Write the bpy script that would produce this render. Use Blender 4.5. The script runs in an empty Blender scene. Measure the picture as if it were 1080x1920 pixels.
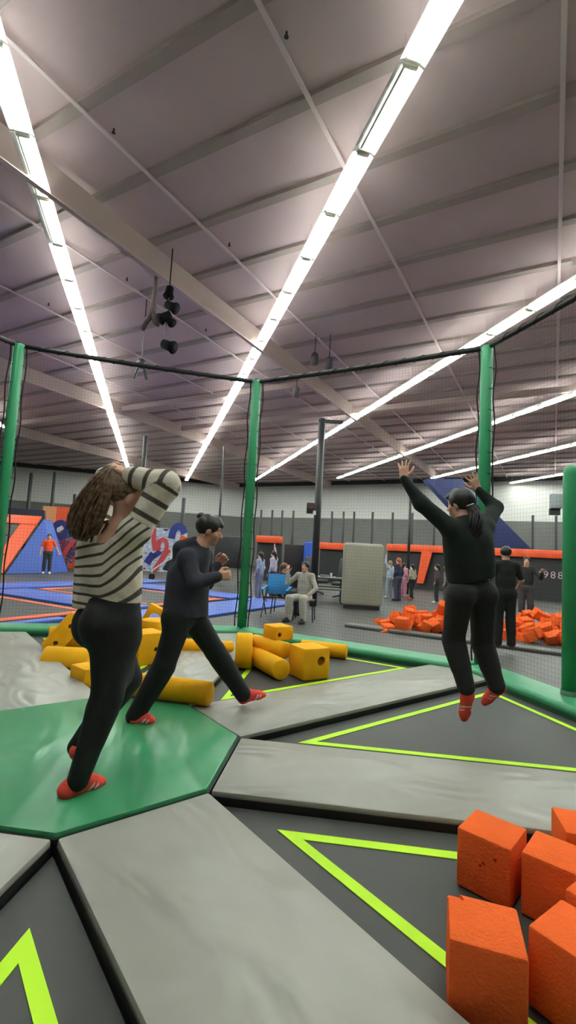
import bpy, bmesh, math, random
import numpy as np
from mathutils import Vector, Matrix
random.seed(7)
SC = bpy.context.scene
COL = SC.collection
PI = math.pi
RAD = PI / 180

# ------------------------------------------------------------------ camera
def cam_rot(yaw, pitch, roll):
    cy, sy, cp, sp, cr, sr = math.cos(yaw), math.sin(yaw), math.cos(pitch), math.sin(pitch), math.cos(roll), math.sin(roll)
    fwd = np.array([sy*cp, cy*cp, sp]); r0 = np.array([cy, -sy, 0.0]); u0 = np.cross(r0, fwd)
    return np.stack([cr*r0 + sr*u0, -sr*r0 + cr*u0, -fwd], 1)
CR = cam_rot(15.69*RAD, 4.72*RAD, 3.17*RAD)
CP = np.array([.334, -3.62, 1.4])
FPX = 892.0
cd = bpy.data.cameras.new('camera'); cam = bpy.data.objects.new('camera', cd); COL.objects.link(cam)
cd.sensor_fit = 'VERTICAL'; cd.sensor_height = 36.0; cd.lens = FPX/1920*36.0; cd.clip_start = .05; cd.clip_end = 200
m4 = Matrix.Identity(4)
for i in range(3):
    for j in range(3): m4[i][j] = CR[i, j]
    m4[i][3] = CP[i]
cam.matrix_world = m4
SC.camera = cam
# ------------------------------------------------------------------ light and exposure
SC.view_settings.view_transform = 'Standard'
try: SC.view_settings.look = 'None'
except Exception: pass
SC.view_settings.gamma = 1.0
SC.view_settings.use_curve_mapping = False
SC.view_settings.exposure = 1.55
TUBE_POWER = 30.0
W = bpy.data.worlds.new('hall_ambient'); SC.world = W; W.use_nodes = True
W.node_tree.nodes['Background'].inputs[0].default_value = (.8, .85, 1, 1)
W.node_tree.nodes['Background'].inputs[1].default_value = .05

# ------------------------------------------------------------------ measuring helpers (photo point -> place in the hall)
def ray(u, v): return CR @ np.array([(u-540)/FPX, -(v-960)/FPX, -1.0])
def G(u, v, z=0.0):
    r = ray(u, v); return CP + r*(z-CP[2])/r[2]
def P(u, v, D): return CP + ray(u, v)*D
def depth(p): return -((np.asarray(p, float)-CP) @ CR)[2]
S2 = 2**.5
def AB(a, b, z=0.0): return np.array([(a-b)/S2, (a+b)/S2, z])     # the hall's own diagonal grid

# ------------------------------------------------------------------ materials
def lin(c): return tuple(((x/255)/12.92 if x/255 <= .04045 else ((x/255+.055)/1.055)**2.4) for x in c)
MATS = {}
def mat(name, rgb, rough=.6, var=0.0, vscale=8.0, bump=0.0, bscale=60.0, metal=0.0, spec=.5, emit=None, estr=0, coat=0.0, stretch=None, rvar=0.0, bdist=.02, bdet=6, bwarp=0):
    if name in MATS: return MATS[name]
    m = bpy.data.materials.new(name); m.use_nodes = True; MATS[name] = m
    nt = m.node_tree; N = nt.nodes; L = nt.links; b = N['Principled BSDF']
    c = lin(rgb)
    b.inputs['Base Color'].default_value = (*c, 1); b.inputs['Roughness'].default_value = rough
    b.inputs['Metallic'].default_value = metal; b.inputs['Specular IOR Level'].default_value = spec
    b.inputs['Coat Weight'].default_value = coat
    if emit:
        b.inputs['Emission Color'].default_value = (*lin(emit), 1); b.inputs['Emission Strength'].default_value = estr
    co = None
    if var or bump or rvar:
        tc = N.new('ShaderNodeTexCoord'); co = tc.outputs['Object']
        if stretch:
            mp = N.new('ShaderNodeMapping'); L.new(co, mp.inputs[0]); mp.inputs['Scale'].default_value = stretch; co = mp.outputs[0]
    if var:
        nz = N.new('ShaderNodeTexNoise'); nz.inputs['Scale'].default_value = vscale; nz.inputs['Detail'].default_value = 5; L.new(co, nz.inputs['Vector'])
        rp = N.new('ShaderNodeValToRGB'); L.new(nz.outputs[0], rp.inputs[0])
        rp.color_ramp.elements[0].position = .3; rp.color_ramp.elements[1].position = .7
        rp.color_ramp.elements[0].color = (*[x*(1-var) for x in c], 1); rp.color_ramp.elements[1].color = (*[min(1, x*(1+var)) for x in c], 1)
        L.new(rp.outputs[0], b.inputs['Base Color'])
    if rvar:
        n3 = N.new('ShaderNodeTexNoise'); n3.inputs['Scale'].default_value = vscale*.6; L.new(co, n3.inputs['Vector'])
        mr = N.new('ShaderNodeMapRange'); L.new(n3.outputs[0], mr.inputs[0]); mr.inputs[1].default_value = .3; mr.inputs[2].default_value = .7
        mr.inputs[3].default_value = rough-rvar; mr.inputs[4].default_value = rough+rvar; L.new(mr.outputs[0], b.inputs['Roughness'])
    if bump:
        n2 = N.new('ShaderNodeTexNoise'); n2.inputs['Scale'].default_value = bscale; n2.inputs['Detail'].default_value = bdet; n2.inputs['Distortion'].default_value = bwarp; L.new(co, n2.inputs['Vector'])
        bp = N.new('ShaderNodeBump'); bp.inputs['Strength'].default_value = bump; bp.inputs['Distance'].default_value = bdist; L.new(n2.outputs[0], bp.inputs['Height']); L.new(bp.outputs[0], b.inputs['Normal'])
    return m
def M_striped(name, base, dark, period, duty):
    m = bpy.data.materials.new(name); m.use_nodes = True; nt = m.node_tree; N = nt.nodes; L = nt.links; b = N['Principled BSDF']
    at = N.new('ShaderNodeAttribute'); at.attribute_name = 'stripe'
    d1 = N.new('ShaderNodeMath'); d1.operation = 'DIVIDE'; d1.inputs[1].default_value = period; L.new(at.outputs['Fac'], d1.inputs[0])
    fr = N.new('ShaderNodeMath'); fr.operation = 'FRACT'; L.new(d1.outputs[0], fr.inputs[0])
    rp = N.new('ShaderNodeValToRGB'); L.new(fr.outputs[0], rp.inputs[0]); e = rp.color_ramp.elements
    e[0].position = 0; e[0].color = (*lin(dark), 1); e[1].position = duty; e[1].color = (*lin(dark), 1)
    q = rp.color_ramp.elements.new(duty+.06); q.color = (*lin(base), 1)
    q = rp.color_ramp.elements.new(.95); q.color = (*lin(base), 1)
    q = rp.color_ramp.elements.new(1.0); q.color = (*lin(dark), 1)
    L.new(rp.outputs[0], b.inputs['Base Color']); b.inputs['Roughness'].default_value = .9; b.inputs['Specular IOR Level'].default_value = .2
    tc = N.new('ShaderNodeTexCoord'); n2 = N.new('ShaderNodeTexNoise'); n2.inputs['Scale'].default_value = 14; L.new(tc.outputs['Object'], n2.inputs['Vector'])
    bp = N.new('ShaderNodeBump'); bp.inputs['Strength'].default_value = .5; bp.inputs['Distance'].default_value = .03; L.new(n2.outputs[0], bp.inputs['Height']); L.new(bp.outputs[0], b.inputs['Normal'])
    return m

# ------------------------------------------------------------------ object helpers
def tag(o, label=None, cat=None, group=None, kind=None):
    if label: o['label'] = label
    if cat: o['category'] = cat
    if group: o['group'] = group
    if kind: o['kind'] = kind
    return o
def link(name, me, parent=None, loc=None):
    o = bpy.data.objects.new(name, me); COL.objects.link(o)
    if loc is not None: o.location = tuple(float(x) for x in loc)
    if parent: o.parent = parent
    return o
def empty(name, loc=(0, 0, 0), rz=0.0, label=None, cat=None, group=None):
    o = bpy.data.objects.new(name, None); COL.objects.link(o); o.empty_display_size = .1
    o.location = tuple(float(x) for x in loc); o.rotation_euler = (0, 0, rz)
    return tag(o, label, cat, group)
class MB:
    def __init__(s): s.v = []; s.f = []; s.m = []
    def add(s, vs, fs, mi=0):
        n = len(s.v); s.v += [tuple(float(c) for c in p) for p in vs]; s.f += [tuple(i+n for i in f) for f in fs]; s.m += [mi]*len(fs); return s
    def box(s, c, size, R=None, mi=0):
        hx, hy, hz = [x/2 for x in size]; c = np.asarray(c, float)
        p = np.array([[x, y, z] for x in (-hx, hx) for y in (-hy, hy) for z in (-hz, hz)])
        if R is not None: p = p @ np.asarray(R).T
        return s.add(p+c, [(0, 1, 3, 2), (4, 6, 7, 5), (0, 4, 5, 1), (2, 3, 7, 6), (0, 2, 6, 4), (1, 5, 7, 3)], mi)
    def prism(s, poly, z0, z1, mi=0):
        n = len(poly); v = [(p[0], p[1], z0) for p in poly]+[(p[0], p[1], z1) for p in poly]
        return s.add(v, [tuple(range(n-1, -1, -1)), tuple(range(n, 2*n))]+[(i, (i+1) % n, n+(i+1) % n, n+i) for i in range(n)], mi)
    def hexa(s, q, t, mi=0):            # quad q (4 points) thickened by vector t
        q = np.asarray(q, float); v = list(q)+list(q+np.asarray(t, float))
        return s.add(v, [(3, 2, 1, 0), (4, 5, 6, 7)]+[(i, (i+1) % 4, 4+(i+1) % 4, 4+i) for i in range(4)], mi)
    def tube(s, pts, r, n=8, mi=0, cap=True):
        pts = [np.asarray(p, float) for p in pts]; k = len(pts); rs = r if hasattr(r, '__len__') else [r]*k
        T = [pts[min(i+1, k-1)]-pts[max(i-1, 0)] for i in range(k)]; T = [t/(np.linalg.norm(t)+1e-12) for t in T]
        a = np.array([0, 0, 1.]) if abs(T[0][2]) < .9 else np.array([1., 0, 0]); X = np.cross(T[0], a); X /= np.linalg.norm(X)
        vs = []
        for i in range(k):
            X = X-T[i]*(X@T[i]); X /= np.linalg.norm(X)+1e-12; Y = np.cross(T[i], X)
            vs += [pts[i]+rs[i]*(X*math.cos(2*PI*j/n)+Y*math.sin(2*PI*j/n)) for j in range(n)]
        fs = [(i*n+j, i*n+(j+1) % n, (i+1)*n+(j+1) % n, (i+1)*n+j) for i in range(k-1) for j in range(n)]
        if cap: fs += [tuple(range(n-1, -1, -1)), tuple((k-1)*n+j for j in range(n))]
        return s.add(vs, fs, mi)
    def mesh(s, name, mats, bevel=0.0, smooth=False, segs=2):
        me = bpy.data.meshes.new(name); me.from_pydata(s.v, [], s.f)
        for m in (mats if isinstance(mats, (list, tuple)) else [mats]): me.materials.append(m)
        me.polygons.foreach_set('material_index', s.m)
        bm = bmesh.new(); bm.from_mesh(me)
        bmesh.ops.recalc_face_normals(bm, faces=bm.faces)
        if bevel:
            es = [e for e in bm.edges if len(e.link_faces) == 2 and e.calc_face_angle(0) > .5]
            bmesh.ops.bevel(bm, geom=es, offset=bevel, segments=segs, profile=.5, affect='EDGES')
        bm.to_mesh(me); bm.free()
        if smooth or bevel:
            me.polygons.foreach_set('use_smooth', [True]*len(me.polygons))
            if not smooth or bevel:
                try: me.set_sharp_from_angle(angle=40*RAD)
                except Exception: pass
        return me
    def obj(s, name, mats, parent=None, loc=None, **k): return link(name, s.mesh(name, mats, **k), parent, loc)
def rotz(a): c, s = math.cos(a), math.sin(a); return np.array([[c, -s, 0], [s, c, 0], [0, 0, 1.]])
def frame(z, hint=(0, 0, 1)):
    z = np.asarray(z, float); z = z/np.linalg.norm(z); h = np.asarray(hint, float)
    x = np.cross(h, z)
    if np.linalg.norm(x) < 1e-3: x = np.cross(np.array([1., 0, 0]), z)
    x /= np.linalg.norm(x); return np.stack([x, np.cross(z, x), z], 1)
def dup(root, loc=None, rz=None):
    r = root.copy(); COL.objects.link(r)
    if loc is not None: r.location = tuple(float(x) for x in loc)
    if rz is not None: r.rotation_euler = (0, 0, rz)
    for ch in list(root.children):
        c = ch.copy(); COL.objects.link(c); c.parent = r
        for g in list(ch.children):
            d = g.copy(); COL.objects.link(d); d.parent = c
    return r
def boolean(me, cutter, name):
    a = bpy.data.objects.new('tmp_a', me); b = bpy.data.objects.new('tmp_b', cutter); COL.objects.link(a); COL.objects.link(b)
    md = a.modifiers.new('b', 'BOOLEAN'); md.operation = 'DIFFERENCE'; md.object = b; md.solver = 'EXACT'
    dg = bpy.context.evaluated_depsgraph_get(); dg.update()
    out = bpy.data.meshes.new_from_object(a.evaluated_get(dg)); out.name = name
    bpy.data.objects.remove(a); bpy.data.objects.remove(b)
    return out
# ------------------------------------------------------------------ the hall shell
M_floor = mat('dark_matting', (74, 73, 71), .5, .12, 1.2, .15, 30)
M_ceil = mat('ceiling_liner', (216, 192, 194), .85, .05, .6)
M_purlin = mat('purlin_steel', (178, 162, 158), .8)
M_seam = mat('liner_seam', (240, 222, 224), .8)
M_rafter = mat('rafter_paint', (224, 204, 198), .8)
M_white = mat('white_cladding', (228, 227, 222), .7, .04, 2, .2, 3, stretch=(12, 12, .1))
M_grey = mat('grey_cladding', (120, 120, 116), .8, .06, 2)
M_black = mat('black_vinyl', (20, 20, 20), .55)
M_dark = mat('dark_steel', (42, 42, 43), .5)
ROOM = [(-20, -14), (45, -14), (45, 2.5), (8, 39.5), (-20, 39.5)]
HC = 7.4
mb = MB(); mb.prism(ROOM, -.25, -.1); tag(mb.obj('floor', M_floor), kind='structure')
mb = MB(); mb.prism(ROOM, HC, HC+.15); tag(mb.obj('ceiling', M_ceil), kind='structure')
def wall(name, p, q, z0, z1, m, t=.15):
    p, q = np.array([*p, 0.]), np.array([*q, 0.]); d = (q-p)/np.linalg.norm(q-p); n = np.array([d[1], -d[0], 0])   # outward for a counter-clockwise plan
    mb = MB(); mb.hexa([p+[0, 0, z0], q+[0, 0, z0], q+[0, 0, z1], p+[0, 0, z1]], n*t); return tag(mb.obj(name, m), kind='structure')
for nm, i in (('wall_front', 0), ('wall_right', 1), ('wall_slanted', 2), ('wall_back', 3), ('wall_left', 4)):
    wall(nm, ROOM[i], ROOM[(i+1) % 5], -.1, HC, M_white)
wall('trim_1', (44.98, 2.4), (7.95, 39.42), -.1, 4.3, M_grey, -.06)
wall('trim_2', (7.9, 39.44), (-19.9, 39.44), -.1, 4.3, M_grey, -.06)
wall('trim_3', (7.9, 39.44), (-19.9, 39.44), HC-.35, HC-.02, M_dark, -.1)
wall('trim_4', (44.9, 2.4), (7.95, 39.35), HC-.35, HC-.02, M_dark, -.1)
def clip_room(p, d, m=.2):
    lo, hi = -1e3, 1e3
    for i in range(5):
        a = np.array(ROOM[i], float); b = np.array(ROOM[(i+1) % 5], float); e = (b-a)/np.linalg.norm(b-a); n = np.array([-e[1], e[0]])
        s = (p[:2]-a)@n-m; k = d[:2]@n
        if abs(k) < 1e-9:
            if s < 0: return None
            continue
        t = -s/k
        if k > 0: lo = max(lo, t)
        else: hi = min(hi, t)
    return (lo, hi) if hi > lo+1 else None
DA = np.array([1, 1, 0])/S2; DB = np.array([-1, 1, 0])/S2
trim = 5
def beam(p, d, w, z0, z1, m, lim=None):
    global trim
    r = clip_room(p, d)
    if not r: return
    lo, hi = r
    if lim: lo, hi = max(lo, lim[0]), min(hi, lim[1])
    c = p+d*(lo+hi)/2; c = np.array([c[0], c[1], (z0+z1)/2])
    R = np.stack([d, np.cross([0, 0, 1], d), [0, 0, 1]], 1)
    mb = MB(); mb.box(c, (hi-lo, w, z1-z0), R); tag(mb.obj('trim_%d' % trim, m), kind='structure'); trim += 1
for k in range(-6, 26): beam(AB(1.45+1.31*k, 0), DB, .16, HC-.07, HC-.001, M_purlin)
for k in range(-6, 6): beam(AB(0, .05+2.9*k), DA, .06, HC-.095, HC-.071, M_seam)
for b in (4.2, 13.3, 22.4):
    beam(AB(0, b), DA, .05, HC-.6, HC-.101, M_rafter); beam(AB(0, b), DA, .1, HC-.62, HC-.6, M_rafter)
beam(AB(11.45, 0), DB, .14, 6.95, 7.15, M_rafter, (4.6, 26)); beam(AB(14.85, 0), DB, .14, 6.95, 7.15, M_rafter, (-6, 13))

# ------------------------------------------------------------------ fluorescent rows (the hall's lamps)
M_tube = mat('lit_tube', (255, 255, 245), .5, emit=(244, 255, 248), estr=TUBE_POWER)
M_hood = mat('fixture_translucent', (225, 225, 218), .45)
_nt = M_hood.node_tree; _out = _nt.nodes['Material Output']; _pb = _nt.nodes['Principled BSDF']
_tr = _nt.nodes.new('ShaderNodeBsdfTranslucent'); _tr.inputs[0].default_value = (.9, .9, .9, 1); _mx = _nt.nodes.new('ShaderNodeMixShader'); _mx.inputs[0].default_value = .55
_nt.links.new(_pb.outputs[0], _mx.inputs[1]); _nt.links.new(_tr.outputs[0], _mx.inputs[2]); _nt.links.new(_mx.outputs[0], _out.inputs[0])    # reflector made translucent as an added uplight for the ceiling
M_hold = mat('holder_plastic', (244, 243, 228), .5)
M_dead = mat('unlit_tube', (215, 215, 200), .3)
ZL = 6.8; SEG = 1.245
def fixture(name, dead=None):
    r = empty(name)
    L = SEG-.03
    mb = MB()
    for s in (-1, 1):
        mb.hexa([(s*.02, -L/2, .09), (s*.02, L/2, .09), (s*.155, L/2, .02), (s*.155, -L/2, .02)], (0, 0, .012))
    mb.box((0, 0, .11), (.12, L, .05)); mb.obj('reflector', M_hood, r)
    for s in (-1, 1):
        t = MB(); t.tube([(s*.065, -L/2+.05, .03), (s*.065, L/2-.05, .03)], .016, 6, cap=False)
        t.obj('tube', M_dead if dead == s else M_tube, r, smooth=True)
    for s in (-1, 1):
        e = MB(); e.box((0, s*(L/2-.018), .045), (.17, .036, .05)); e.obj('lamp_holder', M_hold, r)
    for s in (-1, 1):
        h = MB(); h.tube([(0, s*.45, .13), (0, s*.45, HC-ZL-.005)], .003, 5); h.obj('hanger', M_seam, r)
    return r
ROWS = [(-7.3, 6.6, 23.2, 'row at the left edge of the photo'), (-1.77, -5.5, 37, 'row running down to the striped sweater woman'),  # striped sweater row extended unseen at its far end to brighten the back wall
        (2.69, -5.5, 38, 'long row across the middle of the ceiling'), (7.73, -5.5, 34.2, 'row passing behind the right post top'),
        (12.8, -2, 29.0, 'row ending above the raised left hand'), (18.1, 2, 25.0, 'row just behind the raised right hand'),
        (23.4, 4, 23.2, 'short row farthest right, low down')]
proto = fixture('fluorescent_light'); first = True
pd1 = fixture('fluorescent_light', -1)
used_d = [False]
for x, y0, y1, desc in ROWS:
    k0 = math.ceil((y0-.73)/SEG)
    for k in range(k0, int((y1-.73)/SEG)):
        yc = .73+SEG*(k+.5)
        dead = (x == 2.69 and k == 0) or (x == -1.77 and k in (2, 3))
        if dead:
            o = pd1 if not used_d[0] else dup(pd1); used_d[0] = True
            tag(o, 'fluorescent light with one dead tube in the '+('middle row' if x > 0 else 'row above the striped sweater woman'), 'ceiling light', 'lights with a dead tube in the '+('middle row' if x > 0 else 'left row'))
        else:
            o = proto if first else dup(proto); first = False
            tag(o, 'lit white fluorescent light in the '+desc, 'ceiling light', 'fluorescent lights, '+desc)
        o.location = (x, yc, ZL)

# ------------------------------------------------------------------ the octagonal trampoline court
M_green = mat('green_vinyl', (54, 140, 92), .34, .03, 2.5, .45, 2.0, rvar=.06, bdist=.08, bdet=1.5, bwarp=.6, stretch=(1.9, .6, 1))
M_gring = mat('green_vinyl_border', (62, 150, 105), .4, .05, 3, .2, 6)
M_gpost = mat('green_post_pad', (48, 148, 98), .42, .05, 2)
M_pad = mat('grey_vinyl', (152, 151, 142), .38, .03, 2, .6, 1.8, rvar=.06, bdist=.07, bdet=1.3, bwarp=1.2, stretch=(.8, 1.7, 1))
M_bed = mat('trampoline_mesh', (60, 60, 56), .55, .05, 3, .1, 400)
M_lime = mat('lime_webbing', (186, 238, 12), .6)
M_net = mat('black_netting', (16, 16, 17), .8)
RH = 1.0686; AP = 4.35; RPOST = 5.09; HPOST = 4.46
def pol(r, a): return np.array([r*math.cos(a*RAD), r*math.sin(a*RAD)])
hub = empty('hub_pad', (0, 0, 0), 0, 'green vinyl octagonal pad in the middle of the court, where all walkways meet', 'floor pad')
mb = MB(); mb.prism([pol(RH-.012, 45*k) for k in range(8)], -.05, .012); mb.obj('cover', M_green, hub, bevel=.012)
mb = MB(); mb.prism([pol(RH+.004, 45*k) for k in range(8)], -.1, -.012); mb.obj('edging', M_black, hub)
PADS = {-112.5: 'grey vinyl walkway pad at the lower left corner of the photo', -67.5: 'large grey vinyl walkway pad in the foreground, running from the hub to the viewer',
        -22.5: 'grey vinyl walkway pad running right from the hub, behind the near orange blocks', 22.5: 'grey vinyl walkway pad running from the hub to the right green post',
        67.5: 'grey vinyl walkway pad leading to the centre post, crossed by a yellow roller', 112.5: 'grey vinyl walkway pad at the left, leading back to the left green post',
        157.5: 'grey vinyl walkway pad left of the hub, running out of the left edge'}
hw = RH*math.sin(22.5*RAD)-.006
for a, lab in PADS.items():
    r = empty('walkway_pad', (*pol(1, a), 0), a*RAD, lab, 'walkway pad')
    rin = RH*math.cos(22.5*RAD)+.014-1; re = (AP-hw*math.sin(22.5*RAD))/math.cos(22.5*RAD)-1.01; rt = AP/math.cos(22.5*RAD)-1.01
    poly = [(rin, -hw), (re, -hw), (rt, 0), (re, hw), (rin, hw)]
    mb = MB(); mb.prism(poly, -.045, 0); mb.obj('cover', M_pad, r, bevel=.014)
    q = [(rin+.01, -hw-.004), (re, -hw-.004), (rt-.01, 0), (re, hw+.004), (rin+.01, hw+.004)]
    mb = MB(); mb.prism(q, -.1, -.03); mb.obj('skirt', M_black, r)
BEDS = {-90: 'black trampoline bed at the lower left, only the tip of its lime triangle in view', -45: 'black trampoline bed in the right foreground, holding the orange foam blocks',
        0: 'black trampoline bed under the jumping woman in dark green', 45: 'black trampoline bed between the centre and right posts, with yellow foam shapes',
        90: 'black trampoline bed behind the hub, with yellow foam shapes at its left',
        135: 'black trampoline bed at the left, cut off by the left edge'}
t22 = math.tan(22.5*RAD)
for a, lab in BEDS.items():
    r = empty('trampoline', (*pol(2.9, a), -.1), a*RAD, lab, 'trampoline')
    x0 = 1.075+.02; x1 = AP-.012
    w0 = .02
    tri = lambda A, X: [(A-2.9, 0), (X-2.9, -(X-A)*t22), (X-2.9, (X-A)*t22)]
    mb = MB(); mb.prism(tri(x0, x1), .004, .03); mb.obj('bed', M_bed, r)
    o = tri(1.53, 4.19); i_ = tri(1.53+.06/math.sin(22.5*RAD), 4.19-.06)
    mb = MB(); vs = [(*p, .0305) for p in o]+[(*p, .0305) for p in i_]+[(*p, .034) for p in o]+[(*p, .034) for p in i_]
    fs = []
    for k in range(3):
        n = (k+1) % 3; fs += [(6+k, 6+n, 9+n, 9+k), (k, k+3, n+3, n), (k, n, 6+n, 6+k), (3+k, 9+k, 9+n, 3+n)]
    mb.add(vs, fs); mb.obj('lime_marking', M_lime, r)
RING = {0: 'green border pad behind the jumping woman, at the foot of the short right post', 45: 'green border pad between the centre and right posts, beyond the yellow foam', 90: 'green border pad at the back, between the left and centre posts',
        135: 'green border pad at the left edge of the photo'}
for a, lab in RING.items():
    r = empty('border_pad', (*pol(4.6, a), -.1), a*RAD, lab, 'border pad')
    hwi, hwo = AP*t22-.008, 4.85*t22-.008
    mb = MB(); mb.prism([(-.25, -hwi), (.25, -hwo), (.25, hwo), (-.25, hwi)], .05, .15); mb.obj('cover', M_gring, r, bevel=.045, segs=4)
    mb = MB(); mb.prism([(-.24, -hwi), (.24, -hwo), (.24, hwo), (-.24, hwi)], 0, .07); mb.obj('skirt', mat('green_skirt', (24, 84, 54), .5), r)
def lacing(mb, x, h):
    pts = [np.array([x+.012*math.sin(z*7+x*30), .012*math.cos(z*9), z]) for z in np.linspace(.15, h-.02, 60)]
    mb.tube(pts, .011, 5)
    for z in np.arange(.3, h, .3): mb.tube([(x, 0, z), (x*.55, -.05, z+.02)], .005, 4)
POSTS = {22.5: 'tall green padded post behind the jumping woman, at the right', 67.5: 'tall green padded post in the middle of the photo', 112.5: 'tall green padded post at the left edge of the photo'}
for a, lab in POSTS.items():
    r = empty('padded_post', (*pol(RPOST, a), -.1), (a-90)*RAD, lab, 'padded post')
    h = HPOST+.1
    mb = MB(); mb.tube([(0, 0, 0), (0, 0, h-.03), (0, 0, h)], [.082, .082, .07], 20); mb.obj('padding', M_gpost, r, smooth=True)
    for s in (-1, 1):
        mb = MB(); lacing(mb, s*.12, h); mb.obj('net_lacing', M_net, r, smooth=True)
    mb = MB(); mb.tube([(0, 0, h), (0, 0, h+.03)], .045, 12); mb.obj('cap', M_dark, r)
fr = empty('padded_post', (4.71, .52, -.1), 0, 'short green padded post with a rounded top at the right edge of the photo', 'padded post')
mb = MB(); hh = 2.62; mb.tube([(0, 0, 0), (0, 0, hh-.1)]+[(0, 0, hh-.1+.1*math.sin(t)) for t in (.4, .8, 1.15, 1.45)], [.085, .085, .08, .062, .038, .012], 20); mb.obj('padding', M_gpost, fr, smooth=True)
mb = MB(); mb.tube([(0, 0, .02), (0, 0, .2)], .095, 20); mb.obj('collar', mat('green_skirt', (24, 84, 54), .5), fr, smooth=True)
RAILS = {0: 'black padded top rail leaving the right post towards the right edge', 45: 'black padded top rail between the centre and right posts', 90: 'black padded top rail between the left and centre posts', 135: 'short stretch of black top rail left of the left post'}
for a, lab in RAILS.items():
    p, q = pol(RPOST, a-22.5), pol(RPOST, a+22.5); c = (p+q)/2
    z = HPOST-.02; L = np.linalg.norm(q-p)/2-.09
    r = empty('top_rail', (c[0], c[1], z), a*RAD, lab, 'top rail')
    pts = [(0, y, -.02*(1-(y/L)**2)) for y in np.linspace(-L, L, 14)]
    mb = MB(); mb.tube(pts, .038, 10); mb.obj('foam_sleeve', M_black, r, smooth=True)
    mb = MB(); mb.tube([(.044*math.cos(y*22), y, .044*math.sin(y*22)-.02*(1-(y/L)**2)) for y in np.arange(-L+.1, L-.1, .035)], .005, 4); mb.obj('lacing_cord', M_net, r)
    nt = empty('safety_net', (c[0], c[1], -.02), a*RAD, 'fine black safety net under the '+lab.replace('black padded ', '').replace('short stretch of black ', ''), 'safety net')
    mb = MB(); st = .05; zt = z-.03
    for y in np.arange(-L+.02, L, st): mb.tube([(0, y, .1), (0, y, zt)], .0007, 3, cap=False)
    for zz in np.arange(.1, zt, st): mb.tube([(0, -L, zz), (0, L, zz)], .0007, 3, cap=False)
    tag(mb.obj('mesh_panel', M_net, nt), kind='stuff')
# ------------------------------------------------------------------ foam shapes in the court
ZB = -.066
M_or = mat('orange_foam', (238, 104, 46), .95, .05, 6, .35, 90, spec=.15)
M_ye = mat('yellow_foam', (232, 168, 6), .8, .05, 5, .25, 60, spec=.3)
M_hole = mat('hole_shade', (120, 80, 8), .95)  # darker foam tone, shade painted onto the bottoms of the holes
def foam_cube_mesh(name, size, m, seed=0, bev=.012, holes=0, chip=False):
    rnd = random.Random(seed); sx, sy, sz = size
    mb = MB(); mb.box((0, 0, sz/2), size)
    me = mb.mesh(name, m, bevel=bev)
    for k in range(holes):
        cut = MB(); x, z = rnd.uniform(-.3, .3)*sx, sz*rnd.uniform(.4, .8)
        cut.tube([(x, -sy/2-.02, z), (x+.004, -sy/2+.012, z+.003)], [.011, .006], 7); me = boolean(me, cut.mesh('c', m), name)
    if chip:
        cut = MB(); cut.box((-sx/2+.02, sy/2-.01, sz), (.05, .07, .03), rotz(.5)); me = boolean(me, cut.mesh('c', m), name)
    return me
near = [((1.94, -1.68), -58, 0, (.235, .235, .25), 'orange foam cube with small pits, nearest the grey walkway, left end of the back row', 3, False),
        ((2.105, -1.89), -57, 0, (.235, .235, .25), 'orange foam cube in the back row, right of the pitted one', 0, False),
        ((2.43, -1.73), -30, 0, (.24, .24, .25), 'orange foam cube mostly cut off at the right edge, farthest of the near heap', 0, False),
        ((1.515, -2.165), -33, 0, (.235, .235, .25), 'orange foam cube with a chipped corner, nearest the viewer', 0, True),
        ((1.81, -2.275), 20, 0, (.24, .24, .25), 'orange foam cube cut off by the right edge, right of the chipped one', 0, False),
        ((2.06, -2.185), 20, 0, (.24, .24, .275), 'orange foam cube peeping over the one at the right edge', 0, False)]
for i, (c, rz, tl, sz, lab, hl, ch) in enumerate(near):
    o = link('foam_cube', foam_cube_mesh('foam_cube', sz, M_or, i, .01, hl, ch), None, (c[0], c[1], ZB)); o.rotation_euler = (tl, 0, rz*RAD)
    tag(o, lab, 'foam cube', 'orange foam cubes on the near trampoline')
def yblock(lab, base, size, rz=0, tilt=(0, 0), hole=None, z=ZB, name='foam_block'):
    """box of foam with an optional blind round hole in the face towards the viewer"""
    sx, sy, sz = size; mb = MB(); mb.box((0, 0, sz/2), size); me = mb.mesh(name, M_ye, bevel=.018)
    r = empty(name, (base[0], base[1], z), 0, lab, 'foam shape', 'yellow foam shapes'); r.rotation_euler = (tilt[0]*RAD, tilt[1]*RAD, rz*RAD)
    hs = hole or []
    for (x, zz, rr, thru) in hs:
        cut = MB(); cut.tube([(x, -sy/2-.02, zz), (x, sy/2+.02 if thru else -sy/2+.05, zz)], rr, 18); me = boolean(me, cut.mesh('c', M_ye), name)
    o = link('foam_body', me, r)
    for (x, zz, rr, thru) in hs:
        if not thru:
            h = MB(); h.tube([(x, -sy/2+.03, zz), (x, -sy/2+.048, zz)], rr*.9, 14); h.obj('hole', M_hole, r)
    return r
def yroll(lab, p, q, rad, name='foam_roll', n=28):
    p, q = np.asarray(p, float), np.asarray(q, float); d = q-p; L = np.linalg.norm(d); u = d/L
    mb = MB(); bv = .015
    mb.tube([p, p+u*.004, p+u*bv, q-u*bv, q-u*.004, q], [rad-bv, rad-bv*.5, rad, rad, rad-bv*.5, rad-bv], n)
    c = (p+q)/2; mb.v = [tuple(np.array(v)-c) for v in mb.v]
    return tag(mb.obj(name, M_ye, None, c, smooth=True), lab, 'foam shape', 'yellow foam shapes')
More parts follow.
